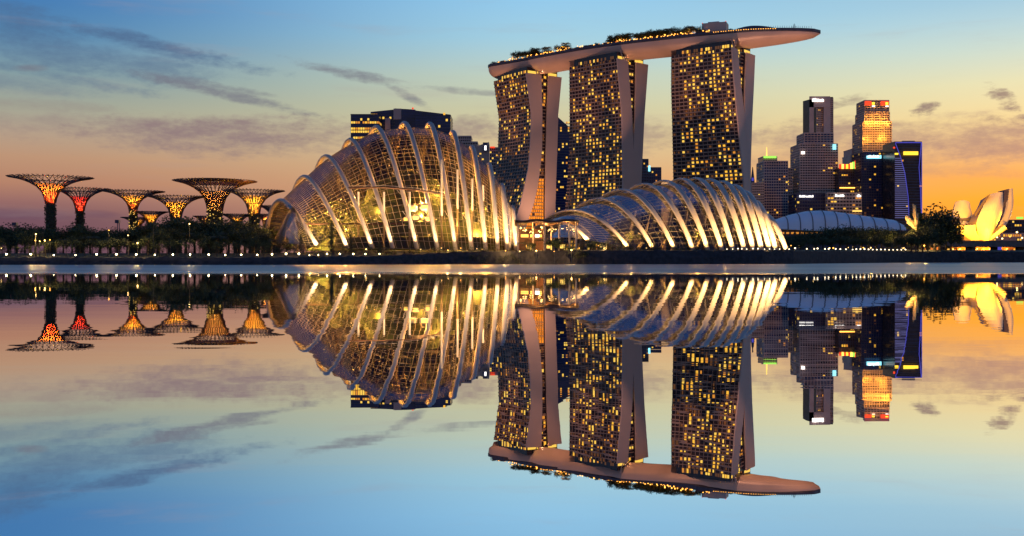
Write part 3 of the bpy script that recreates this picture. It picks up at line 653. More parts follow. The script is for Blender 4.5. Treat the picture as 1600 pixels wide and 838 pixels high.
# ------------------------------------------------------------------ conservatories
def dome(name, label, cat, arches, Df, dA, kb, cbez, glass_in, rib, glassm, rows_n, dense, strutm, lamp_w, seed, endl=1.):
    rnd = random.Random(seed)
    A = []
    for (fx, fy, ax, ay, dD, w) in arches:
        f = P(fx, fy, Df + dD); f.z = max(f.z, ground(f.x, f.y)); a = P(ax, ay, Df + dD + dA * w); A.append((f, a))
    c0 = sum((q[0] for q in A), Vector()) / len(A)
    t = thing(name, label, cat, (c0.x, c0.y, 6.3))
    def curve(f, a, n1=18, n2=10, shrink=1., inset=0., kk=kb):
        fg = Vector((f.x, f.y, 0)); ag = Vector((a.x, a.y, 0)); h = ag - fg; zf, za = f.z, a.z; pts = []
        hl = h.length; hd = h / hl; c = cbez
        for i in range(n1 + 1):
            u = i / n1; s = 2 * u * (1 - u) * c + u * u; z = 2 * u * (1 - u) + u * u; pts.append((s * hl, z))
        for i in range(1, n2 + 1):
            ph = math.pi / 2 * i / n2; pts.append((hl * (1 + kk * math.sin(ph)), math.cos(ph)))
        mid = hl * (1 + kk) * .5; out = []
        for s, z in pts:
            s = mid + (s - mid) * (1 - inset / mid) ; q = fg + hd * s; out.append(Vector((q.x, q.y, zf + (za - zf) * z * shrink)))
        return out
    # ribs
    wr, dr = rib
    for i, (f, a) in enumerate(A):
        pts = curve(f, a); mb = MB(); rings = []
        nrm = (Vector((a.x, a.y, 0)) - Vector((f.x, f.y, 0))).cross(Vector((0, 0, 1))).normalized()
        for j, p in enumerate(pts):
            d = (pts[min(j + 1, len(pts) - 1)] - pts[max(j - 1, 0)]).normalized(); o = d.cross(nrm).normalized()
            hw = wr * (.75 + .25 * min(1, j / 8)); rings.append([p + nrm * (hw * math.cos(q)) + o * (dr * math.sin(q)) for q in [math.pi * 2 * k / 8 + .39 for k in range(8)]])
        mb.loft(rings); ob = mb.build('arch', M['arch_steel'] if 'arched' in name else M['white_steel'], t, smooth=True)
        # struts tying the arch to the glass, and its floodlight at the foot
        gpts = curve(f, a, shrink=glass_in, inset=2.2); sb = MB()
        for j in range(2, 17, 2):
            sb.tube([pts[j], gpts[j] + nrm * 1.6], strutm, 4); sb.tube([pts[j], gpts[min(j + 1, len(gpts) - 1)] - nrm * 1.6], strutm, 4)
        sb.build('strut', M['white_steel'], ob, kind='stuff')
        if lamp_w[0]:
            hd = (Vector((a.x, a.y, 0)) - Vector((f.x, f.y, 0))).normalized()
            q = f - hd * lamp_w[1] + Vector((0, -3.6, .3)); q.z = max(q.z, ground(q.x, q.y) + .4)
            light('floodlight', q, lamp_w[0], lamp_w[2], .35, t, 70, pts[9], .9)
    # glass loft
    ext = [(A[0][0] * 2 - A[1][0], A[0][1] * 2 - A[1][1])] + A + [(A[-1][0] * 2 - A[-2][0], A[-1][1] * 2 - A[-2][1])]
    fs = spline([q[0] for q in A], dense); as_ = spline([q[1] for q in A], dense)
    # pull the two ends down to the ground
    f0, a0 = fs[0], as_[0]; fe, ae = fs[-1], as_[-1]
    G = []
    for i, (f, a) in enumerate(zip(fs, as_)): G.append(curve(f, a, rows_n, rows_n // 2, glass_in, 2.2))
    def shrunk(f, a, push, k):
        a2 = f.lerp(a, .55); a2.z = f.z + (a.z - f.z) * k; return curve(f + push, a2 + push, rows_n, rows_n // 2, glass_in, 2.2)
    dl_ = (fs[0] - fs[1]) * endl; dr_ = (fs[-1] - fs[-2])
    G = [shrunk(f0, a0, dl_ * q, k) for q, k in ((2.6, .01), (2.3, .2), (1.8, .42), (1.2, .66), (.6, .85))] + G + [shrunk(fe, ae, dr_ * q, k) for q, k in ((.8, .75), (1.6, .4), (2.2, .01))]
    mb = MB(); mb.loft(G, False, False); gl_ = mb.build('glass_shell', glassm, t, smooth=True)
    mu = MB()
    for i, r in enumerate(G): mu.tube(r, .10 if i % dense else .14, 3)
    for j in range(0, len(G[0])): mu.tube([r[j] for r in G], .10, 3)
    mu.build('mullion', M['mullion'], gl_, kind='stuff')
    return t, A, G
CF = [(495, 384, 438, 313), (543, 388, 475, 276), (582, 388, 509, 244), (614, 388, 547, 218), (652, 389, 587, 198), (684, 391, 631, 192), (712, 391, 671, 193),
      (737, 391, 707, 206), (759, 391, 737, 230), (778, 391, 764, 257), (793, 391, 784, 289), (807, 391, 800, 324)]
CF = [q + ((0, 0, 0, 0, 0, 0, 1, 3, 6, 10, 14, 20)[i], (.9, .95, 1, 1, 1, 1, 1, .95, .85, .7, .5, .35)[i]) for i, q in enumerate(CF)]
gA = glass('pale_conservatory_glass', (.30, .27, .23), .04, top=.38)
cf, cfA, cfG = dome('arched_conservatory', 'tall shell-shaped glass conservatory with steel arches, glowing gold inside', 'conservatory', CF, 446, 34, .42, .72, .955, (1.2, .9), gA, 30, 4, .12, (80000, 3.0, (1, .66, .3)), 1)
FD = [(917, 374, 866, 346, 6, .6), (980, 385, 893, 329, 3, .8), (1020, 388, 935, 311, 1, .9), (1053, 388, 968, 297, 0, 1), (1083, 391, 1005, 288, 0, 1), (1106, 391, 1035, 283, 0, 1), (1128, 391, 1062, 280, 0, 1),
      (1145, 391, 1085, 279, 0, 1), (1163, 391, 1107, 281, 0, 1), (1177, 391, 1127, 284, 0, .95), (1190, 391, 1145, 290, 1, .9), (1202, 391, 1160, 299, 2, .8), (1212, 391, 1174, 313, 3, .7), (1228, 391, 1190, 334, 4, .6)]
gB = glass('clear_greenhouse_glass', (.66, .64, .62), .07)
fd, fdA, fdG = dome('ribbed_glasshouse', 'low ribbed glasshouse with broad pale floodlit ribs, below the hotel towers', 'glasshouse', FD, 470, 42, .8, .5, .95, (1.6, .6), gB, 20, 3, .12, (95000, 3.5, WARM), 2, .3)

# what stands inside the tall conservatory
mt = thing('planted_mountain', 'planted rock mountain with terraces inside the arched conservatory', 'indoor mountain', (PX(640, 470), 470, 6))
mb = MB(); rnd = random.Random(3); rings = []; prof_ = [(0, 25), (6, 23), (6.5, 17), (13, 15.5), (13.5, 13), (20, 12.5), (21, 10.5), (28, 9.5), (33, 6), (36, 2)]
for z, r in prof_: rings.append([(PX(640, 470) + (r * 1.75) * (1 + .18 * math.sin(3 * q + z * .2) + .08 * rnd.random()) * math.cos(q), 470 + r * .6 * (1 + .12 * rnd.random()) * math.sin(q), 6 + z) for q in [2 * math.pi * k / 26 for k in range(26)]])
mb.loft(rings); rk = mb.build('rock_face', M['rock'], mt)
mb = MB()
for k in range(2600):
    i = rnd.randrange(len(rings) - 1); j = rnd.randrange(26); a = Vector(rings[i][j]).lerp(Vector(rings[i + 1][j]), rnd.random()); leaf(mb, a, .35 + .5 * rnd.random(), rnd, rnd.random() < .5)
mb.build('hanging_plant', [M['leafB'], M['leafA']], rk, kind='stuff')
mb = MB()
for k in range(60):
    i = rnd.randrange(0, 5); j = rnd.randrange(26); a = Vector(rings[i][j]); mb.ball(a + Vector((0, -.6, .6)), .22 + .2 * rnd.random(), 5)
mb.build('spotlight', M['lamp_small'], mt, kind='stuff')
wk = thing('aerial_walkway', 'thin walkway ring floating high inside the arched conservatory', 'walkway', (PX(620, 462), 462, 33))
mb = MB(); mb.tube([P(545, 294, 462), P(600, 293, 455), P(650, 297, 452), P(694, 304, 458)], .45, 5); mb.build('bridge_deck', M['timber'], wk)
mb = MB(); mb.tube([P(545, 291, 462), P(600, 290, 455), P(650, 294, 452), P(694, 301, 458)], .1, 4); mb.build('handrail', M['white_steel'], wk)
gb = thing('gallery_beam', 'long straight lit beam crossing the lower inside of the arched conservatory', 'beam', P(560, 350, 456))
mb = MB(); mb.tube([P(468, 350, 456), P(632, 350, 456)], .4, 5); mb.build('beam', M['timber'], gb)
for i, (x, y, r) in enumerate(((645, 326, 2.3), (664, 324, 2.6), (671, 343, 2.5), (650, 341, 2.2), (636, 343, 2.0))):
    pd = thing('viewing_pod', ['oval lit pod inside the conservatory, highest at the left', 'oval lit pod inside the conservatory, highest at the right', 'lower rightmost oval lit pod inside the conservatory', 'middle pod of the lower three inside the conservatory', 'lower leftmost oval lit pod inside the conservatory'][i], 'viewing pod', P(x, y, 455), 'oval pods hung on the indoor mountain')
    mb = MB(); mb.ball(P(x, y, 455), r, 10, sz=.75); mb.build('shell', M['white_steel'], pd, smooth=True)
    q = P(x, y, 455); mb = MB(); mb.obox(q + Vector((0, -r * .93, 0)), (r * .55, 0, 0), (0, .35, 0), (0, 0, r * .3)); mb.build('window', M['glow_yellow'], pd)
for i, (x, y, D, pw) in enumerate(((500, 360, 462, 3500), (545, 345, 460, 5500), (590, 330, 462, 5000), (620, 370, 458, 5500), (660, 315, 456, 6000), (700, 350, 456, 7000), (735, 340, 466, 2600), (770, 350, 470, 2200), (600, 270, 478, 4500), (665, 240, 478, 4500), (720, 270, 470, 4000), (545, 300, 475, 4000))):
    light('interior_lamp', P(x, y, D), pw * 3, GOLD, 1.2, cf)
for i in range(22):
    x = 470 + 14.5 * i; y = lerp(x, [(470, 350), (640, 235), (700, 240), (790, 345)]) + (i * 37 % 11) / 11 * (375 - lerp(x, [(470, 350), (640, 235), (700, 240), (790, 345)])); light('interior_lamp', P(x, y, 462 + (i * 7) % 13 + (0 if y > 300 else 8)), 44000, GOLD, 0, cf)
mb = MB()
for (x, D) in ((560, 458), (600, 455), (640, 452), (690, 455), (715, 458), (738, 460), (755, 465)): mb.tube([P(x, 392, D), P(x, lerp(x, [(560, 300), (640, 300), (690, 250), (755, 290)]), D)], .5, 6)
mb.build('column', M['white_steel'], cf)
for i in range(26):
    x = 452 + 13.2 * i; top = lerp(x, [(450, 345), (540, 268), (640, 240), (720, 250), (800, 350)]); D = 476 + (i * 11) % 11
    plant('palm' if i % 5 == 2 else 'broad', x, D, max(4, (PZ(top, D) - 6) * (.38 + .42 * ((i * 7) % 10) / 10)), f'{"palm" if i % 5 == 2 else "tree"} growing inside the arched conservatory, {ORD[i] if i < 20 else ORD[25 - i] + " from its right end" }' + (', counted from its left end' if i < 20 else ''), 'trees inside the arched conservatory', wide=.9)
# trees and lamps inside the low glasshouse
for i, (x, y) in enumerate(((930, 372), (985, 368), (1040, 366), (1090, 368), (1135, 370))): light('interior_lamp', P(x, y, 500), 9000, GOLD, 1, fd)
mb = MB()
for i, x in enumerate((985, 1010, 1045, 1070, 1100, 1130)):
    mb.tube([P(x - 12, 388, 505), P(x, 360, 510), P(x + 9, lerp(x, [(985, 330), (1070, 305), (1130, 305)]), 512)], [.9, .7, .5], 6)
mb.build('raking_column', M['white_steel'], fd)
for i, x in enumerate((905, 930, 950, 975, 995, 1020, 1040, 1060, 1085, 1105, 1125, 1150)):
    plant('palm' if i % 3 == 0 else 'broad', x, 492 + (i * 7) % 15, 9 + (i * 5) % 6, f'{"palm" if i % 3 == 0 else "tree"} growing inside the low glasshouse, {ORD[i]} from its left end', 'plants inside the glasshouse')
# ------------------------------------------------------------------ office towers and other buildings
def block(t, px0, px1, ytop, D, depth, glassm, clad, floors, bays, prob, seed, ybase=392, rot=0., band=.38, pier=True, faces='flr', wname='wall', lits=(0, 1, 1, 2), run=1.8, slope=0., rows_lit=None):
    """A storeyed volume: dark glass core, cladding bands and piers standing proud, lit panes between them."""
    rnd = random.Random(seed); x0, x1 = PX(px0, D), PX(px1, D); z0, z1 = (PZ(ybase, D) if ybase < 380 else 6), PZ(ytop, D); cx = (x0 + x1) / 2; w2 = (x1 - x0) / 2
    c = Vector((cx, D + depth / 2, 0)); U = Vector((math.cos(rot), math.sin(rot), 0)); V = Vector((-math.sin(rot), math.cos(rot), 0))
    if rot:                               # keep the apparent width
        w2 = max(3, (w2 - abs(math.sin(rot)) * depth / 2) / math.cos(rot))
    g = MB(); top = lambda u: z1 + slope * u
    cor = [(-w2, -depth / 2), (w2, -depth / 2), (w2, depth / 2), (-w2, depth / 2)]
    pt = lambda u, v, z: c + U * u + V * v + Vector((0, 0, z))
    g.loft([[pt(u, v, z0) for u, v in cor], [pt(u, v, top(u)) for u, v in cor]]); body = g.build(wname, glassm, t)
    bd = MB(); wn = MB(); fs = []
    if 'f' in faces: fs.append((pt(-w2, -depth / 2, 0), U, -V, 2 * w2, bays))
    if 'l' in faces: fs.append((pt(-w2, depth / 2, 0), -V, -U, depth, max(1, int(bays * depth / (2 * w2)))))
    if 'r' in faces: fs.append((pt(w2, -depth / 2, 0), V, U, depth, max(1, int(bays * depth / (2 * w2)))))
    for O, u, n, wd, nb in fs:
        hh = (z1 - z0) / floors; prev = 0
        for i in range(floors):
            z = z0 + hh * i
            bd.obox(O + u * wd / 2 + n * .22 + Vector((0, 0, z + hh * band / 2)), u * wd / 2, n * .22, (0, 0, hh * band / 2))
            rowp = prob if rows_lit is None else (rows_lit.get(i, prob) )
            for k in range(nb):
                p = rowp * (run if prev else .8); prev = 0
                if rnd.random() < p:
                    prev = 1; a = O + u * (wd * (k + .1) / nb) + n * .06; e = O + u * (wd * (k + .9) / nb) + n * .06; za, zb = z + hh * (band + .04), z + hh * .94
                    wn.quad(a + Vector((0, 0, za)), e + Vector((0, 0, za)), e + Vector((0, 0, zb)), a + Vector((0, 0, zb)), rnd.choice(lits))
        if pier:
            for k in range(nb + 1): bd.obox(O + u * (wd * k / nb) + n * .3 + Vector((0, 0, (z0 + z1) / 2)), u * .35, n * .32, (0, 0, (z1 - z0) / 2))
    bd.obox(pt(0, 0, z1 + .7), U * (w2 + .3), V * (depth / 2 + .3), (0, 0, .8)) if not slope else None
    bd.build('cladding', clad, body, kind='stuff')
    if wn.f: wn.build('window', AMB, body, kind='stuff')
    return pt, w2, z0, z1
def bld(name, label, px, D, group='office towers of the city skyline', cat='office tower'): return thing(name, label, cat, (PX(px, D), D, 6), group)
def bx(t, name, m, px0, px1, y0, y1, D, th=1.5, kind=None):
    a, b_ = P(px0, y1, D), P(px1, y0, D); mb = MB(); mb.box(a.x, b_.x, D - th, D, a.z, b_.z); return mb.build(name, m, t, kind=kind)
def scrawl(t, m, px0, px1, y0, y1, D, seed, name='sign'):   # a lit name sign, too far to read: strokes of uneven height
    rnd = random.Random(seed); mb = MB(); x = px0
    while x < px1 - .8:
        w = rnd.uniform(1.0, 2.2); h = rnd.uniform(.55, 1) ; a, e = P(x, y1, D), P(min(px1, x + w), y1 + (y0 - y1) * h, D); mb.box(a.x, e.x, D - .8, D, a.z, e.z); x += w + .35
    return mb.build(name, m, t)
G_, C_ = M['dark_glass'], M['office']
# behind the arched conservatory
D = 1500
t = bld('office_tower', 'dark blue glass office tower with two bright yellow floors behind the arched conservatory', 565, D)
block(t, 548, 592, 180, D, 60, M['blue_glass'], M['office_dark'], 46, 12, .06, 21, band=.2, pier=False, faces='fr', rows_lit={38: .8, 40: .95, 41: .9, 43: .5})
t = bld('office_tower', 'dark blue glass office tower with a slanting top and pink reflection behind the conservatory', 610, D)
block(t, 579, 619, 173, D + 30, 50, M['blue_glass'], M['office_dark'], 48, 11, .08, 22, band=.2, pier=False, faces='fr', slope=.10, rows_lit={41: .5, 40: .9, 37: .8, 38: .6})
block(t, 617, 649, 170.5, D + 26, 50, M['blue_glass'], M['blue_glass'], 48, 8, .02, 23, band=.12, pier=False, faces='f', wname='wing', slope=-.06)
bx(t, 'pink_reflection_panel', M['office_pink'], 602, 610, 185, 204, D + 25); bx(t, 'pink_reflection_panel', M['office_pink'], 615, 627, 170, 187, D + 25.5, 1)  # pink panels paint the reflection seen in the glass
a = P(645, 169.5, D + 20); mb = MB(); mb.ball(a, 1.6, 6); mb.build('warning_lamp', M['sign_red'], t)
t = bld('office_tower', 'dark blue glass office tower with a roof sloping down to the right behind the conservatory', 676, D)
block(t, 649, 704, 176, D + 10, 55, M['blue_glass'], M['office_dark'], 46, 14, .03, 24, band=.16, pier=False, faces='fr', slope=-.12, rows_lit={38: .6, 37: .25, 34: .3})
t = bld('office_block', 'small pinkish block showing above the last arches of the conservatory', 722, 1300)
block(t, 716, 736, 214, 1300, 40, G_, M['office_pink'], 40, 6, .02, 25, faces='f'); block(t, 716, 746, 223, 1296, 40, G_, M['office_tan'], 38, 8, .1, 26, faces='f', wname='wing')
t = bld('office_block', 'pale floodlit wedge-shaped building with a small lit sign left of the curved hotel tower', 757, 1250)
pt, w2, z0, z1 = block(t, 741, 764, 226, 1250, 40, M['office_tan'], M['office_tan'], 40, 6, .12, 27, faces='f', slope=.35)
bx(t, 'sign_panel', M['office_dark'], 754.5, 761, 223, 237, 1246); scrawl(t, M['sign_white'], 757, 760, 226, 235, 1244.4, 3)
t = bld('office_block', 'narrow block with red roof light squeezed beside the curved hotel tower', 770, 1350)
block(t, 765, 778, 232, 1350, 30, G_, M['office_tan'], 36, 4, .15, 28, faces='f'); bx(t, 'roof_light', M['sign_red'], 766, 773, 229.5, 231.5, 1349, 3)
# between the hotel towers
t = bld('office_tower', 'dark blue glass tower with a slanted roof between the two left hotel towers', 884, 1500)
block(t, 866, 893, 190, 1500, 50, M['blue_glass'], M['office_dark'], 50, 9, .14, 29, band=.22, pier=False, faces='f', slope=-.9)
t = bld('office_block', 'dark block with a cold white lamp between the middle and nearest hotel towers', 1010, 1500)
block(t, 1000, 1013, 250, 1500, 40, G_, M['office_dark'], 34, 5, .06, 30, faces='fl'); block(t, 1012, 1033, 263, 1506, 40, M['blue_glass'], M['office_dark'], 30, 7, .08, 31, faces='f', wname='wing')
bx(t, 'roof_light', M['sign_cyan'], 1013, 1016, 259, 268, 1498)
# right of the hotel
D = 1500
t = bld('spire', 'thin dark spire rising just right of the nearest hotel tower', 1176, 1650, cat='spire'); mb = MB()
a = P(1176, 400, 1650); mb.tube([(a.x, 1650, 6), P(1176, 282, 1650), P(1176, 261, 1650)], [5, 3.2, .5], 6); mb.build('shaft', M['office_dark'], t); bx(t, 'lamp', M['edge_blue'], 1174.5, 1177.5, 278, 283, 1645)
t = bld('office_block', 'plain brown block at the foot of the thin spire', 1184, D)
block(t, 1175, 1194, 287, D - 20, 40, G_, M['office_tan'], 28, 6, .02, 33, faces='fl', band=.55)
t = bld('office_tower', 'office tower with green floodlit roof and a lit mast', 1212, D)
block(t, 1194, 1231, 253, D, 45, M['blue_glass'], C_, 34, 10, .05, 34, faces='fl', band=.34)
block(t, 1192, 1214, 246, D + 10, 30, G_, M['office_tan'], 36, 6, .05, 35, faces='f', wname='core'); block(t, 1230, 1238, 264, D + 6, 30, G_, M['office_tan'], 30, 3, .08, 36, faces='f', wname='annex')
bx(t, 'roof_light', M['green_light'], 1193, 1213, 244, 247.5, D + 8, 1); a = P(1198, 244, D + 15); mb = MB(); mb.tube([a, P(1198, 230, D + 15)], [1.3, .5], 5); mb.build('mast', M['glow_yellow'], t)
t = bld('office_block', 'low brown building between the green-roofed tower and the tall stepped tower', 1243, D)
block(t, 1236, 1252, 297, D + 40, 40, G_, M['office_tan'], 24, 5, .06, 37, faces='f')
t = bld('office_tower', 'tall stepped tower with white name sign on top and small cyan sign', 1279, D)
block(t, 1250, 1309, 226, D, 50, G_, C_, 44, 15, .025, 38, faces='fl', band=.45, lits=(0, 1)); block(t, 1257, 1302, 209, D + 4, 40, M['blue_glass'], C_, 52, 9, .01, 39, faces='fl', wname='shoulder', band=.3)
pt, w2, z0, z1 = block(t, 1264, 1303, 152, D + 12, 36, G_, M['office_tan'], 76, 12, .02, 40, faces='fr', wname='shaft', band=.5, rot=.28, slope=.08)
mb = MB(); a = P(1266, 214, D + 7); e = P(1292, 154, D + 7); bx(t, 'corner_wall', M['office'], 1264.5, 1271, 156, 214, D + 9, 2); bx(t, 'corner_wall', M['office'], 1286.5, 1297, 153, 214, D + 9.5, 2); bx(t, 'parapet', M['office'], 1264.5, 1296.5, 151, 168, D + 9, 2)
scrawl(t, M['sign_white'], 1269, 1287, 154, 159, D + 6.6, 5); bx(t, 'logo', M['sign_cyan'], 1301, 1306, 226, 234, D - 2); bx(t, 'logo', M['sign_white'], 1252, 1257, 237, 241, D - 2)
t = bld('office_block', 'low dark building with two white signs in front of the tall stepped tower', 1268, 1420)
block(t, 1245, 1294, 304, 1420, 40, M['blue_glass'], M['office_dark'], 18, 12, .05, 41, faces='fl'); scrawl(t, M['sign_white'], 1249, 1258, 305, 308.5, 1417, 6); scrawl(t, M['sign_white'], 1259, 1271, 305, 308.5, 1417, 7)
t = bld('office_block', 'low banded building with white rooftop signs right of the low dark one', 1319, 1410)
block(t, 1293, 1346, 303, 1410, 40, G_, M['office_tan'], 18, 11, .12, 42, faces='fl', band=.45); scrawl(t, M['sign_white'], 1305, 1319, 303.5, 307.5, 1407, 8); scrawl(t, M['sign_white'], 1339, 1345, 303.5, 308, 1407, 9); bx(t, 'roof_light', M['glow_yellow'], 1332, 1346, 329, 331, 1406)
t = bld('office_tower', 'dark tower with a slanting red and orange lit roof sign', 1327, 1480)
block(t, 1311, 1346, 264, 1480, 40, G_, M['office_dark'], 32, 10, .07, 43, faces='f', rows_lit={20: .5, 17: .4})
mb = MB()
for k in range(9):
    a, e = P(1311 + k * 3.4, 264, 1478), P(1314 + k * 3.4, 257 - (k > 4) * (k - 4) * 1.8, 1478); mb.box(a.x, e.x, 1475, 1478, a.z, e.z, (0, 1, 0, 2, 0, 1, 3, 0, 1)[k])
mb.build('roof_sign', [M['sign_red'], M['lamp_orange'], M['sign_gold'], M['green_light']], t); bx(t, 'lit_floor', M['lamp_orange'], 1312, 1345, 293, 294.5, 1478)
t = bld('office_tower', 'plain pinkish tower behind the red and orange roof sign', 1339, 1600)
block(t, 1331, 1349, 234, 1600, 40, M['office_pink'], M['office_pink'], 20, 2, 0, 44, faces='f', band=.2, pier=False); block(t, 1329, 1336, 244, 1604, 40, M['office_tan'], M['office_tan'], 20, 2, 0, 45, faces='f', band=.2, pier=False, wname='wing')
t = bld('office_tower', 'golden floodlit tower with a stepped crown and red signs', 1370, 1560)
D = 1560
block(t, 1348, 1393, 191, D, 46, G_, M['office_tan'], 58, 12, .05, 46, faces='fl', band=.5, lits=(1, 0)); block(t, 1350.5, 1390, 176, D + 6, 40, G_, M['office_tan'], 62, 10, .06, 47, faces='fl', wname='shoulder', band=.5); block(t, 1351, 1389, 158, D + 10, 36, G_, M['office_tan'], 66, 8, .02, 48, faces='fl', wname='crown', band=.4)
for (x0, x1, y0, y1) in ((1351, 1361, 158.5, 165), (1376, 1388, 158.5, 165)): bx(t, 'red_sign', M['sign_red'], x0, x1, y0, y1, D + 9, 2)
for x in (1364.5, 1385.5): bx(t, 'logo', M['sign_gold'], x - 2, x + 2, 160, 164, D + 6, 1); bx(t, 'logo_bar', M['sign_white'], x - 2, x + 2.5, 165.5, 167, D + 6, 1)
for x, y in ((1356, 216), (1382, 214), (1371, 190), (1386, 190), (1358, 190)): light('floodlight', P(x, y, D - 9 if y > 200 else D - 6), 15000, (1, .47, .04), 1.5, t)
t = bld('office_tower', 'dark slab tower with a white and cyan name sign under the golden tower', 1366, 1450)
block(t, 1346, 1388, 239, 1450, 40, M['blue_glass'], M['office_dark'], 40, 11, .10, 49, faces='fl', band=.3, lits=(0, 1, 3, 3)); scrawl(t, M['sign_cyan'], 1354, 1377, 242, 248, 1447, 10); scrawl(t, M['sign_white'], 1356, 1374, 243, 246, 1446, 11)
t = bld('office_tower', 'narrow plain pink slab tower beside the blue-edged tower', 1393, 1440)
block(t, 1388, 1399, 234, 1440, 40, M['office_pink'], M['office_pink'], 30, 2, 0, 50, faces='f', band=.2, pier=False)
D = 1400
t = bld('office_tower', 'tower edged with blue light lines and a wide golden sign', 1420, D)
block(t, 1398, 1440, 223, D, 46, G_, M['office_dark'], 40, 12, .012, 51, faces='f', band=.3, pier=False)
mb = MB()
for k in range(30):                       # pale floor edges of the curved left bay
    y = 248 + k * 3.2; xr = lerp(y, [(223, 1401), (270, 1414), (350, 1421)]); a, e = P(1398.5, y, D - 1), P(xr, y - .9, D - 1); mb.box(a.x, e.x, D - 2.2, D - .5, a.z, e.z)
mb.build('floor_edge', emit('lavender_floor_lines', (.32, .30, .72), .35), t, kind='stuff')
mb = MB(); mb.tube([P(x, y, D - 2) for x, y in ((1399, 224), (1407, 245), (1414, 272), (1419, 308), (1421, 352))], .55, 4); mb.tube([P(1439.5, 224, D - 2), P(1436, 262, D - 2), P(1438, 290, D - 2), P(1440, 352, D - 2)], .5, 4)
mb.tube([P(1399, 223, D - 2), P(1440, 223, D - 2)], .7, 4); mb.tube([P(1440.5, 223, D - 2), P(1440.5, 350, D - 2)], .4, 4); mb.build('edge_light', M['edge_blue'], t)
bx(t, 'golden_sign', M['sign_gold'], 1411.5, 1434, 237, 242.5, D - 3); bx(t, 'small_sign', M['sign_gold'], 1398, 1403, 239.5, 242, D - 3); a = P(1397, 231, D - 2); mb = MB(); mb.ball(a, 1.6, 6); mb.build('warning_lamp', M['sign_red'], t)
bx(t, 'roof_rail', C_, 1409, 1429, 220.3, 221.2, D + 10)
t = bld('office_block', 'dark block with a green roof light at the far right edge', 1592, 1500, 'low blocks at the right')
block(t, 1581, 1612, 345, 1500, 40, G_, M['office_dark'], 10, 8, .12, 52, faces='fl'); bx(t, 'roof_light', M['green_light'], 1588, 1598, 339, 342.5, 1510)
t = bld('office_block', 'long low pinkish terminal under the museum, dotted with lamps', 1570, 1300, 'low blocks at the right', 'building')
block(t, 1545, 1640, 366, 1300, 30, M['office_tan'], M['office_pink'], 5, 26, .25, 53, faces='f')
for i, (x, y0, w) in enumerate(((25, 348, 3.4), (185, 344, 3.0))):
    t = bld('watch_tower', ['slim watchtower with a wide cabin far left beyond the trees', 'slim lattice tower beyond the trees left of the lamp-studded supertree'][i], x, 1200, 'slim towers beyond the trees', 'tower')
    mb = MB(); p = P(x, 400, 1200)
    for sx in (-1, 1): mb.tube([(p.x + sx * 1.6, 1200, 6), P(x + sx * 1.2, y0 + 3, 1200)], .5, 4)
    mb.build('leg', M['office_dark'], t); bx(t, 'cabin', M['office_dark'], x - w, x + w, y0, y0 + 5, 1202, 5)

# ------------------------------------------------------------------ white ribbed theatre roof
t = thing('theatre', 'long white ribbed shell roof of a theatre beyond the trees on the right', 'theatre', (PX(1305, 900), 900, 8))
D = 900; prof_t = [(1194, 352), (1215, 343), (1240, 335), (1265, 329.5), (1290, 328), (1315, 330), (1345, 334.5), (1375, 339), (1405, 343), (1416, 350)]
def sect(px, lean=0., lift=0.):
    yt = lerp(px, prof_t); zt = PZ(yt, D + 18); zb = PZ(lerp(px, [(1194, 357), (1300, 362), (1416, 360)]), D); out = []
    for k in range(11):
        ph = math.pi * k / 10; q = .5 - .5 * math.cos(ph); r = (1 - q * 2) if q < .5 else 0
        out.append((PX(px, D) + 9 * (q - .0) + lift * 0, D + 62 * q, zb + (zt - zb) * (math.sin(ph) ** .75) + lift))
    return out
mb = MB(); mb.loft([sect(1194 + 222 * k / 40) for k in range(41)], False, False); rf = mb.build('roof', M['roof_white'], t, smooth=True)
for k in range(11):
    px = 1212 + k * 19.5; mb = MB(); mb.tube([(x, y - .2, z + .1) for x, y, z in sect(px)][:8], .5, 4); mb.build('seam', M['roof_seam'], rf)
mb = MB(); mb.box(PX(1202, D + 4), PX(1408, D + 4), D + 4, D + 50, 6, PZ(360, D)); mb.build('wall', M['office_dark'], t)
mb = MB()
for k in range(26): a = P(1206 + k * 7.6, 363, D + 3); mb.box(a.x, a.x + 2.2, D + 2.6, D + 3.6, a.z - 1.5, a.z)
mb.build('window', AMB[2], t, kind='stuff')

# ------------------------------------------------------------------ flower-shaped museum
t = thing('flower_museum', 'white lotus-shaped museum floodlit gold with upright petals, right of the big dark tree', 'museum', (PX(1537, 900), 900, 8))
def petal(ledge, redge, bulge, thick, dark=True, label=None):
    """ledge, redge: (px, py, depth) along the two long edges, base to tip; the outer face bulges towards the water."""
    n = 27; le = spline([P(*q) for q in ledge], n // (len(ledge) - 1)); re = spline([P(*q) for q in redge], n // (len(redge) - 1)); k = min(len(le), len(re)); mb = MB(); rings = []
    for i in range(k):
        a, c = le[i], re[i]; u = c - a; tn = (le[min(i + 1, k - 1)] - le[max(i - 1, 0)]); nrm = u.cross(tn).normalized()
        if nrm.y > 0: nrm = -nrm
        f = math.sin(math.pi * min(1, .15 + .85 * i / (k - 1)) * .8)
        o = [a.lerp(c, j / 8) + nrm * bulge * math.sin(math.pi * j / 8) for j in range(9)]
        back = [c.lerp(a, j / 4) - nrm * thick + nrm * bulge * .6 * math.sin(math.pi * j / 4) for j in range(5)]
        rings.append(o + back)
    m_ = len(rings[0]); vs = [p for r in rings for p in r]
    for i in range(k - 1):
        for j in range(m_):
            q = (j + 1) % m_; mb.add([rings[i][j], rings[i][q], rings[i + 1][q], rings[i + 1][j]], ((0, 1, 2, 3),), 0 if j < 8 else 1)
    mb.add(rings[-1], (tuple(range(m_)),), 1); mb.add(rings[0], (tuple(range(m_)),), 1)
    return mb.build('petal', [M['museum'], M['museum_dark']], t)
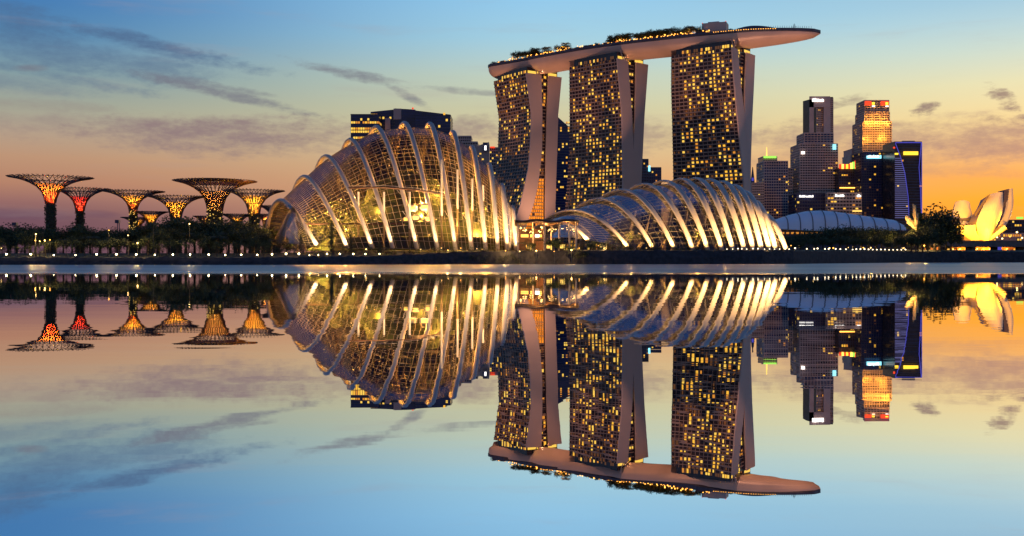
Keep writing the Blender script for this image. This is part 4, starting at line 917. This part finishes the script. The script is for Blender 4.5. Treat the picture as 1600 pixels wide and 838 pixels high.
petal([(1522, 374, 898), (1497, 364, 893), (1484, 352, 893)], [(1533, 374, 896), (1526, 364, 890), (1524, 351, 889)], 5, 5)                # low bowl petal
petal([(1522, 372, 904), (1491, 351, 908), (1486, 349, 914), (1492.5, 316, 926)], [(1530, 372, 904), (1521, 352, 906), (1522, 349, 912), (1515, 316, 924)], 3, 7)
petal([(1530, 374, 894), (1526, 350, 888), (1533.5, 328, 892), (1546.5, 304, 902)], [(1545, 374, 896), (1561, 345, 892), (1567, 325, 898), (1567, 306, 906)], 6, 12)
petal([(1545, 374, 898), (1561, 352, 906), (1571, 325, 916), (1573, 296, 922)], [(1550, 374, 900), (1573, 350, 912), (1583, 322, 920), (1581, 295.5, 926)], 3, 9)
petal([(1543, 374, 893), (1553, 366, 888), (1569, 352, 884)], [(1548, 374.5, 893), (1560, 368, 889), (1574, 358, 885)], 1.5, 4)
# dark inner faces turned to the left
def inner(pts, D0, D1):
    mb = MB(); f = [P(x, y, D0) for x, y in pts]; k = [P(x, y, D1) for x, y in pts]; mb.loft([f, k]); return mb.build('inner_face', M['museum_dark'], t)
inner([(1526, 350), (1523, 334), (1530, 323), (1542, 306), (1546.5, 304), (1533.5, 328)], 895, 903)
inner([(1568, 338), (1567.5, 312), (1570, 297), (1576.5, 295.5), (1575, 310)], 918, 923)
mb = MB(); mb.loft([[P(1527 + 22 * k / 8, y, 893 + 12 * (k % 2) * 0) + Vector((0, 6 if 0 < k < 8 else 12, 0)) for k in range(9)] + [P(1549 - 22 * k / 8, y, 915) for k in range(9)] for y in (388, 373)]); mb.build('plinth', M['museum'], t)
for (x, y, D, pw) in ((1560, 374, 812, 520000), (1524, 376, 812, 420000), (1490, 374, 820, 380000), (1545, 370, 880, 22000), (1504, 347, 890, 14000), (1578, 350, 890, 30000)): light('floodlight', P(x, y, D), pw * 1.5, (1, .40, .015), 0, t, 75 if pw > 50000 else 120, P(1535, 340, 905))

# ------------------------------------------------------------------ bridge on the right
t = thing('road_bridge', 'dark low road bridge crossing in front of the museum at the right edge', 'bridge', (PX(1560, 700), 700, 6))
D = 700; mb = MB(); mb.box(PX(1470, D), PX(2100, D), D, D + 18, PZ(386, D), PZ(377.5, D)); mb.build('deck', M['road'], t)
mb = MB(); mb.box(PX(1470, D), PX(2100, D), D - .3, D - .05, PZ(377.5, D) + .01, PZ(376, D)); mb.build('parapet', M['road'], t)
for x in (1525, 1565, 1605, 1650, 1700): mb = MB(); mb.box(PX(x, D) - 1.2, PX(x, D) + 1.2, D + 3, D + 14, ground(PX(x, D), D) - 1, PZ(386, D) - .01); mb.build('pier', M['road'], t)
mb = MB(); a = P(1565, 391, D); mb.box(a.x - 1.3, a.x + 1.3, D + 2.6, D + 2.9, a.z - 2, a.z + 2.2); mb.build('pier_light', M['edge_blue'], t)

# ------------------------------------------------------------------ floodlit blades left of the big tree
t = thing('blade_sculpture', 'spray of tall pale blades floodlit gold just left of the big dark tree', 'sculpture', (PX(1428, 628), 628, 8))
D = 628; base = P(1431, 360, D)
for i, (x, y, w) in enumerate(((1415, 338, 3.2), (1419, 337, 2.2), (1427, 319, 1.7), (1430, 321, 1.5), (1434, 333, 1.6))):
    tip = P(x, y, D + (i % 3) * 2); d = (tip - base); nrm = Vector((-d.z, 0, d.x)).normalized(); w *= D / F * 1.4
    mb = MB(); mb.loft([[base + nrm * .3, base + Vector((0, .8, 0)), base - nrm * .3, base - Vector((0, .8, 0))], [base + d * .6 + nrm * w, base + d * .6 + Vector((0, 1, 0)), base + d * .6 - nrm * w, base + d * .6 - Vector((0, 1, 0))], [tip + nrm * w * .5, tip + Vector((0, .3, 0)), tip - nrm * w * .5, tip - Vector((0, .3, 0))]]); mb.build('blade', M['blade'], t)
mb = MB(); mb.cyl((base.x, D, ground(base.x, D) - .5), .5, base.z - ground(base.x, D) + 1, 8); mb.build('stem', M['road'], t)
light('floodlight', P(1427, 354, D - 5), 5000, (1, .55, .15), .5, t); light('floodlight', P(1416, 350, D - 5), 3000, (1, .55, .15), .5, t)

# ------------------------------------------------------------------ pavilion between the conservatories
t = thing('pavilion', 'open pavilion with wavy brown roof, lit orange inside, between the two glasshouses', 'pavilion', (PX(852, 452), 452, 6.4))
D = 452; mb = MB(); rings = []
for k in range(25):
    px = 804 + 99 * k / 24; zt = PZ(344.5 + 1.2 * math.sin(k * .55), D); s = 1 if px < 896 else .5
    rings.append([(PX(px, D), D - 9, zt - 1.0 * s), (PX(px, D), D - 8, zt), (PX(px, D), D + 10, zt + .6), (PX(px, D), D + 12, zt - .8), (PX(px, D), D + 2, zt - 1.7 - .7 * math.sin(k * .55 + 1))])
mb.loft(rings); mb.build('roof', M['timber'], t)
for x, d in ((809.5, -6), (833, 4), (850, -6), (862, 5), (873, -5), (888.5, -6), (899, -5)):
    mb = MB(); mb.tube([(PX(x, D), D + d, ground(PX(x, D), D + d)), (PX(x, D), D + d, PZ(347.5, D))], .38, 8); mb.build('column', M['white_steel'], t)
mb = MB(); mb.box(PX(811, D), PX(850, D), D + 6, D + 11, 6, PZ(357, D)); br_ = mb.build('bar_room', M['timber'], t)
mb = MB()
for k, (x0, x1) in enumerate(((814, 826), (829, 834), (836.5, 843.5), (844.5, 847))): mb.box(PX(x0, D), PX(x1, D), D + 5.7, D + 5.95, PZ(370.5, D), PZ(366, D), 1 if k == 2 else 0)
mb.build('window', [M['glow_yellow'], M['sign_white']], br_)
mb = MB(); rnd = random.Random(8)
for k in range(34): q = P(rnd.uniform(812, 900), rnd.uniform(354, 364), D + rnd.uniform(-4, 4)); mb.ball(q, rnd.uniform(.16, .34), 5)
mb.build('hanging_lamp', M['lamp_small'], t, kind='stuff')
for x, y, pw in ((822, 353, 2400), (852, 352, 3200), (880, 352, 2000), (898, 354, 1200), (835, 376, 2600), (862, 380, 2400)): light('pavilion_light', P(x, y, D - 2), pw, (1, .48, .12), .4, t)
for i, x in enumerate((826, 858, 879)):
    kk = thing('kiosk', ['lit yellow kiosk under the left of the wavy pavilion roof', 'lit yellow kiosk under the middle of the wavy pavilion roof', 'lit yellow kiosk under the right of the wavy pavilion roof'][i], 'kiosk', P(x, 390, 446), 'kiosks below the pavilion')
    g0 = ground(PX(x, 446), 446); mb = MB(); mb.box(PX(x - 5, 446), PX(x + 5, 446), 446, 449, g0, g0 + 3.2); mb.box(PX(x - 6, 446), PX(x + 6, 446), 445.4, 449.4, g0 + 3.2, g0 + 3.5); mb.build('wall', M['timber'], kk)
    mb = MB(); mb.box(PX(x - 4, 446), PX(x + 1.5, 446), 445.8, 445.95, g0 + 1, g0 + 2.6); mb.box(PX(x + 2.4, 446), PX(x + 4.2, 446), 445.8, 445.95, g0 + .3, g0 + 2.6); mb.build('window', M['glow_yellow'], kk)

# ------------------------------------------------------------------ lamps
def lamp_proto(name, label, h, r, m):
    t = thing(name, label, 'lamp', (0, 0, -400), local=True); mb = MB(); mb.tube([(0, 0, -.3), (0, 0, h)], .09, 6); mb.cyl((0, 0, h - .06), .16, .08, 8); mb.build('post', M['post'], t)
    mb = MB(); mb.ball((0, 0, h + r), r, 8); mb.build('globe', m, t, smooth=True); return t
LP = lamp_proto('promenade_lamp', 'x', .75, .30, M['lamp']); LS = lamp_proto('path_lamp', 'x', .9, .24, M['lamp_small']); LW = lamp_proto('bollard_lamp', 'x', .6, .27, emit('white_bollard_lamp', (1, .80, .5), 4.5))
pl = [10, 48, 84, 118, 151, 182, 213, 242, 270, 297, 326, 352, 377, 402, 425, 447, 467, 483.5, 497.5, 511, 531, 552, 571, 593]
rnd_l = random.Random(2)
for i, x in enumerate(pl):
    D = lerp(x, DSH) + 3.4; g = ground(PX(x, D), D)
    dup(LP, (PX(x, D), D, g), 0, .62 if i in (17, 18) else rnd_l.uniform(.8, 1.2), f'globe lamp on the waterside promenade, {"twenty-" + ORD[i - 20] if i >= 20 else ORD[i]} from the left' if i != 2 else 'greenish globe lamp on the waterside promenade, third from the left', 'promenade lamps along the water')
rnd = random.Random(12)
wl = [1136 + k * 8.2 + rnd.uniform(-2, 2) for k in range(14)] + [1262 + k * 8.6 + rnd.uniform(-2, 2) for k in range(9)] + [1338 + k * 6.4 for k in range(13)]
for i, x in enumerate(wl):
    D = lerp(x, DSH) + 3.2; g = ground(PX(x, D), D); o_ = f'{ORD[i]} from the left' if i < 20 else f'twenty-{ORD[i - 20]} from the left' if i < 29 and i != 20 else f'{ORD[len(wl) - 1 - i]} from the right'
    dup(LW, (PX(x, D), D, g), 0, .8 + .3 * rnd.random() if x < 1240 else 1.1 + .4 * rnd.random(), f'small white bollard lamp on the bank below the glasshouse and trees, {o_}', 'white bollard lamps on the right bank')
gl_spots = [(55, 376), (62, 377), (70, 376), (78, 375), (56, 366), (2, 388), (170, 360), (200, 368), (215, 380), (240, 345), (296, 350), (690, 388), (720, 388), (745, 389), (700, 392), (935, 384), (944, 392), (1010, 392), (905, 390), (1325, 389), (1333, 386), (1349, 391), (1361, 390), (1296, 391), (1302, 393), (1410, 391), (1413, 394), (1236, 384), (1248, 383), (1271, 380), (1444, 384), (1385, 381), (1400, 380), (1418, 380), (1432, 378), (1456, 371),
            (1481, 391), (1490, 392), (1500, 391), (1508, 390), (1516, 391), (1527, 389), (1536, 390), (1546, 390), (1556, 389), (1574, 389), (1588, 392), (1594, 389), (1598, 394), (1558, 371), (1566, 373), (1578, 370), (1589, 363), (1597, 372), (790, 392), (812, 393), (838, 392), (866, 393), (893, 391)]
for i, (x, y) in enumerate(gl_spots):
    D = 412 if x < 300 else 436 if x < 900 else 460 if x < 1240 else 655 if x < 1475 else 780 if y > 376 else 1150; D -= 3 if 780 < x < 900 else 0
    z = PZ(y, D); g = ground(PX(x, D), D); h = max(z - g, 1.0)
    near = 'palms beyond the left promenade' if x < 130 else 'supertrees' if x < 300 else 'foot of the arched conservatory' if x < 780 else 'pavilion' if x < 900 else 'foot of the ribbed glasshouse' if x < 1240 else 'trees before the theatre' if x < 1475 else 'bridge' if y > 376 else 'museum'
    o = thing('garden_lamp', f'warm garden lamp by the {near}, {x} lamp', 'lamp', (PX(x, D), D, g), 'warm garden lamps'); light('lamp_glow', P(x, y, D) + Vector((0, -1.5, .8)), 2200 if D < 480 else 5000, (1, .62, .2), 0, o) if i % 2 == 0 and D < 700 else None; o['_near'] = near; o['_x'] = x
    mb = MB(); mb.tube([(PX(x, D), D, g - .2), (PX(x, D), D, g + h)], .09, 5); mb.build('post', M['post'], o); mb = MB(); mb.ball((PX(x, D), D, g + h), (.26 if x < 1240 else .42 if D < 1000 else .9) * rnd.uniform(.7, 1.3), 6); mb.build('globe', M['lamp_small'] if i % 3 else M['lamp_orange'], o)
rnd = random.Random(21)
# lit quayside arcade under the bridge
t = thing('quay_arcade', 'low golden lit arcade seen under the bridge', 'arcade', (PX(1530, 840), 840, 8)); D = 840
mb = MB(); mb.box(PX(1478, D), PX(1640, D), D, D + 10, 6, PZ(386, D)); mb.build('wall', M['timber'], t); mb = MB()
for k in range(52):
    x = 1479 + k * 3.0
    if rnd.random() < (.88 if x < 1562 else .4): a, e = P(x, 393.5, D - .3), P(x + 2.1, rnd.uniform(388, 391), D - .3); mb.box(a.x, e.x, D - .4, D - .05, a.z, e.z, rnd.choice((0, 0, 1, 2)))
mb.build('window', [AMB[2], AMB[0], M['glow_yellow']], t, kind='stuff')

# ------------------------------------------------------------------ garden trees and bushes
random.seed(31)
def hproj(px, ytop, D): return max(2, PZ(ytop, D) - ground(PX(px, D), D))
TOPL = [(-40, 352), (0, 350), (25, 356), (60, 345), (85, 356), (105, 352), (140, 347), (165, 357), (190, 358), (215, 350), (245, 345), (262, 338), (285, 333), (305, 336), (325, 346), (350, 344), (380, 340), (400, 350), (430, 358)]
k = 0; x = -70
while x < 432:                            # back row, dense
    D = 470 + random.uniform(-14, 20); plant('broad', x, D, hproj(x, lerp(x, TOPL) + random.uniform(-4, 5), D), 'back', 'garden trees behind the promenade', wide=random.uniform(.95, 1.25)); x += random.uniform(11, 17)
x = -64
while x < 430:
    D = 436 + random.uniform(-8, 10); plant(random.choice(('broad', 'broad', 'slender', 'palm')), x, D, hproj(x, lerp(x, TOPL) + random.uniform(8, 24), D), 'middle', 'garden trees behind the promenade', wide=random.uniform(.9, 1.3)); x += random.uniform(12, 19)
x = -50
while x < 425:
    D = 414 + random.uniform(-3, 5); plant(random.choice(('slender', 'slender', 'slender', 'bush')), x, D, random.uniform(4.5, 8.5), 'front', 'young trees along the promenade', wide=random.uniform(1., 1.4)); x += random.uniform(11, 19)
x = -16
while x < 425:
    D = 484 + random.uniform(-6, 8); plant('bush', x, D, random.uniform(2.6, 4.4), 'hedge', 'bushes under the garden trees', wide=1.3); x += random.uniform(12, 20)
for o in TREES:
    if o['label'] == 'front' and o['category'] == 'bush': o.scale *= .4
for x, y, kd in ((518, 346, 'conifer'), (548, 362, 'conifer'), (593, 370, 'conifer'), (470, 366, 'conifer'), (640, 378, 'conifer')): D = 434; plant(kd, x, D, hproj(x, y, D), 'dome', 'conifers before the arched conservatory', wide=.8)
x = 412
while x < 812:
    D = 430 + random.uniform(0, 6); h = random.uniform(2.4, 4.6) if x > 480 else random.uniform(3.5, 7); plant('bush', x, D, h, 'dome', 'bushes before the arched conservatory', wide=1.1); x += random.uniform(7, 15)
for x in (815, 823, 831, 842, 853, 864, 871, 883, 891, 901, 911, 922): D = 439 + random.uniform(-3, 3); plant(random.choice(('palm', 'bush', 'broad')), x, D, random.uniform(3.2, 7.0), 'pav', 'plants before the pavilion')
x = 926
while x < 1105:
    D = 458 + random.uniform(-3, 4); plant('bush', x, D, random.uniform(2.2, 5.) * (1.5 if x < 960 else 1), 'glass', 'bushes before the ribbed glasshouse', wide=1.1); x += random.uniform(7, 13)
TOPR = [(1215, 372), (1235, 362), (1270, 358), (1300, 354), (1330, 352), (1360, 354), (1400, 358), (1440, 362), (1500, 372)]
x = 1216
while x < 1500:
    D = lerp(x, DSH) + 85 + random.uniform(-10, 25); plant('broad', x, D, hproj(x, lerp(x, TOPR) + random.uniform(-2, 5), D), 'rightback', 'trees before the theatre roof', wide=random.uniform(1., 1.4)); x += random.uniform(9, 14)
x = 1228
while x < 1500:
    D = lerp(x, DSH) + 40 + random.uniform(-10, 10); plant(random.choice(('broad', 'broad', 'bush')), x, D, hproj(x, lerp(x, TOPR) + random.uniform(10, 20), D), 'rightfront', 'trees before the theatre roof', wide=random.uniform(1., 1.4)); x += random.uniform(9, 15)
for x, y, D, w in ((1460, 321, 655, 1.12), (1443, 338, 668, .9), (1478, 345, 660, .95), (1450, 350, 645, .9), (1470, 360, 645, 1.), (1452, 330, 662, 1.), (1468, 332, 663, 1.05), (1486, 356, 658, .9)): plant('broad', x, D, hproj(x, y, D), 'big', 'big dark trees left of the museum', wide=w)
for x, y, D, w in ((1424, 359, 622, 1.1), (1434, 357, 623, 1.1), (1414, 362, 620, 1.2), (1442, 352, 628, 1.)): plant('broad', x, D, hproj(x, y, D), 'blade', 'trees before the blade sculpture', wide=w)
# trees on the rooftop deck
DT = []
rnd = random.Random(17)
for f0, f1, n, h0, h1 in ((.03, .06, 2, 4, 5), (.095, .125, 3, 4.5, 6), (.13, .26, 13, 7.5, 11), (.28, .33, 5, 8, 11), (.335, .44, 6, 3.5, 4.6), (.455, .50, 6, 8, 10.5), (.50, .655, 20, 8, 12), (.66, .70, 4, 9, 12), (.70, .735, 3, 4, 6), (.775, .80, 3, 3, 5)):
    for k in range(n):
        f = f0 + (f1 - f0) * (k + .5 * rnd.random()) / n; p, d, s = on_deck(f, rnd.uniform(.3, .85)); DT.append(plant_at(rnd.choice(('broad', 'broad', 'palm')), p, rnd.uniform(h0, h1), 'deck', 'trees on the rooftop deck', 1.35))
DT.sort(key=lambda o: o.location.x)
def nth(i, n):
    if i < 20: return f'{ORD[i]} from the left'
    return f'{ORD[n - 1 - i]} from the right' if n - 1 - i < 20 else f'{"twenty" if i < 30 else "thirty" if i < 40 else "forty"}-{ORD[i % 10]} from the left'
for i, o in enumerate(DT): o['label'] = f'{o["category"]} on the rooftop deck, {nth(i, len(DT))}'
PH = {'back': 'tall garden tree in the back row among the supertrees', 'middle': 'garden tree in the middle row before the supertrees', 'hedge': 'dark tree under the tall garden trees near the supertrees', 'front': 'low slim tree beside the lit waterside promenade', 'dome': 'before the foot of the arched conservatory', 'pav': 'before the lit pavilion',
      'glass': 'before the foot of the ribbed glasshouse', 'rightback': 'tree in the back row against the white theatre roof', 'rightfront': 'tree in the front row below the white theatre roof', 'blade': 'dark tree at the foot of the golden blades', 'big': 'big dark tree of the clump left of the museum'}
for key, ph in PH.items():
    g = sorted([o for o in TREES if o['label'] == key], key=lambda o: pxof(o.location.x, o.location.y))
    for c in ('tree', 'palm', 'bush'):
        q = [o for o in g if o['category'] == c]
        for i, o in enumerate(q):
            p_ = ph if 'tree' not in ph else ph if c == 'tree' else ph.replace('garden tree', c).replace('slim tree', c).replace('tree', c, 1) if c != 'tree' else ph
            o['label'] = (f'{"dark conifer" if "conifer" in o["group"] and c == "tree" else "leafy " + c} {p_}' if key in ('dome', 'pav', 'glass') else p_) + f', {nth(i, len(q))}'
gls = {}
for o in [o for o in S.objects if o.name.startswith('garden_lamp') and '_near' in o.keys()]: gls.setdefault(o['_near'], []).append(o)
for nr, q in gls.items():
    q.sort(key=lambda o: o['_x'])
    for i, o in enumerate(q): o['label'] = f'warm garden lamp by the {nr}, {nth(i, len(q))}'; del o['_near']; del o['_x']
# the patterns were copied: take the originals away
for lst in list(PROTO.values()) + [[LP, LS, LW]]:
    for t in lst:
        for ch in list(t.children): bpy.data.objects.remove(ch)
        bpy.data.objects.remove(t)
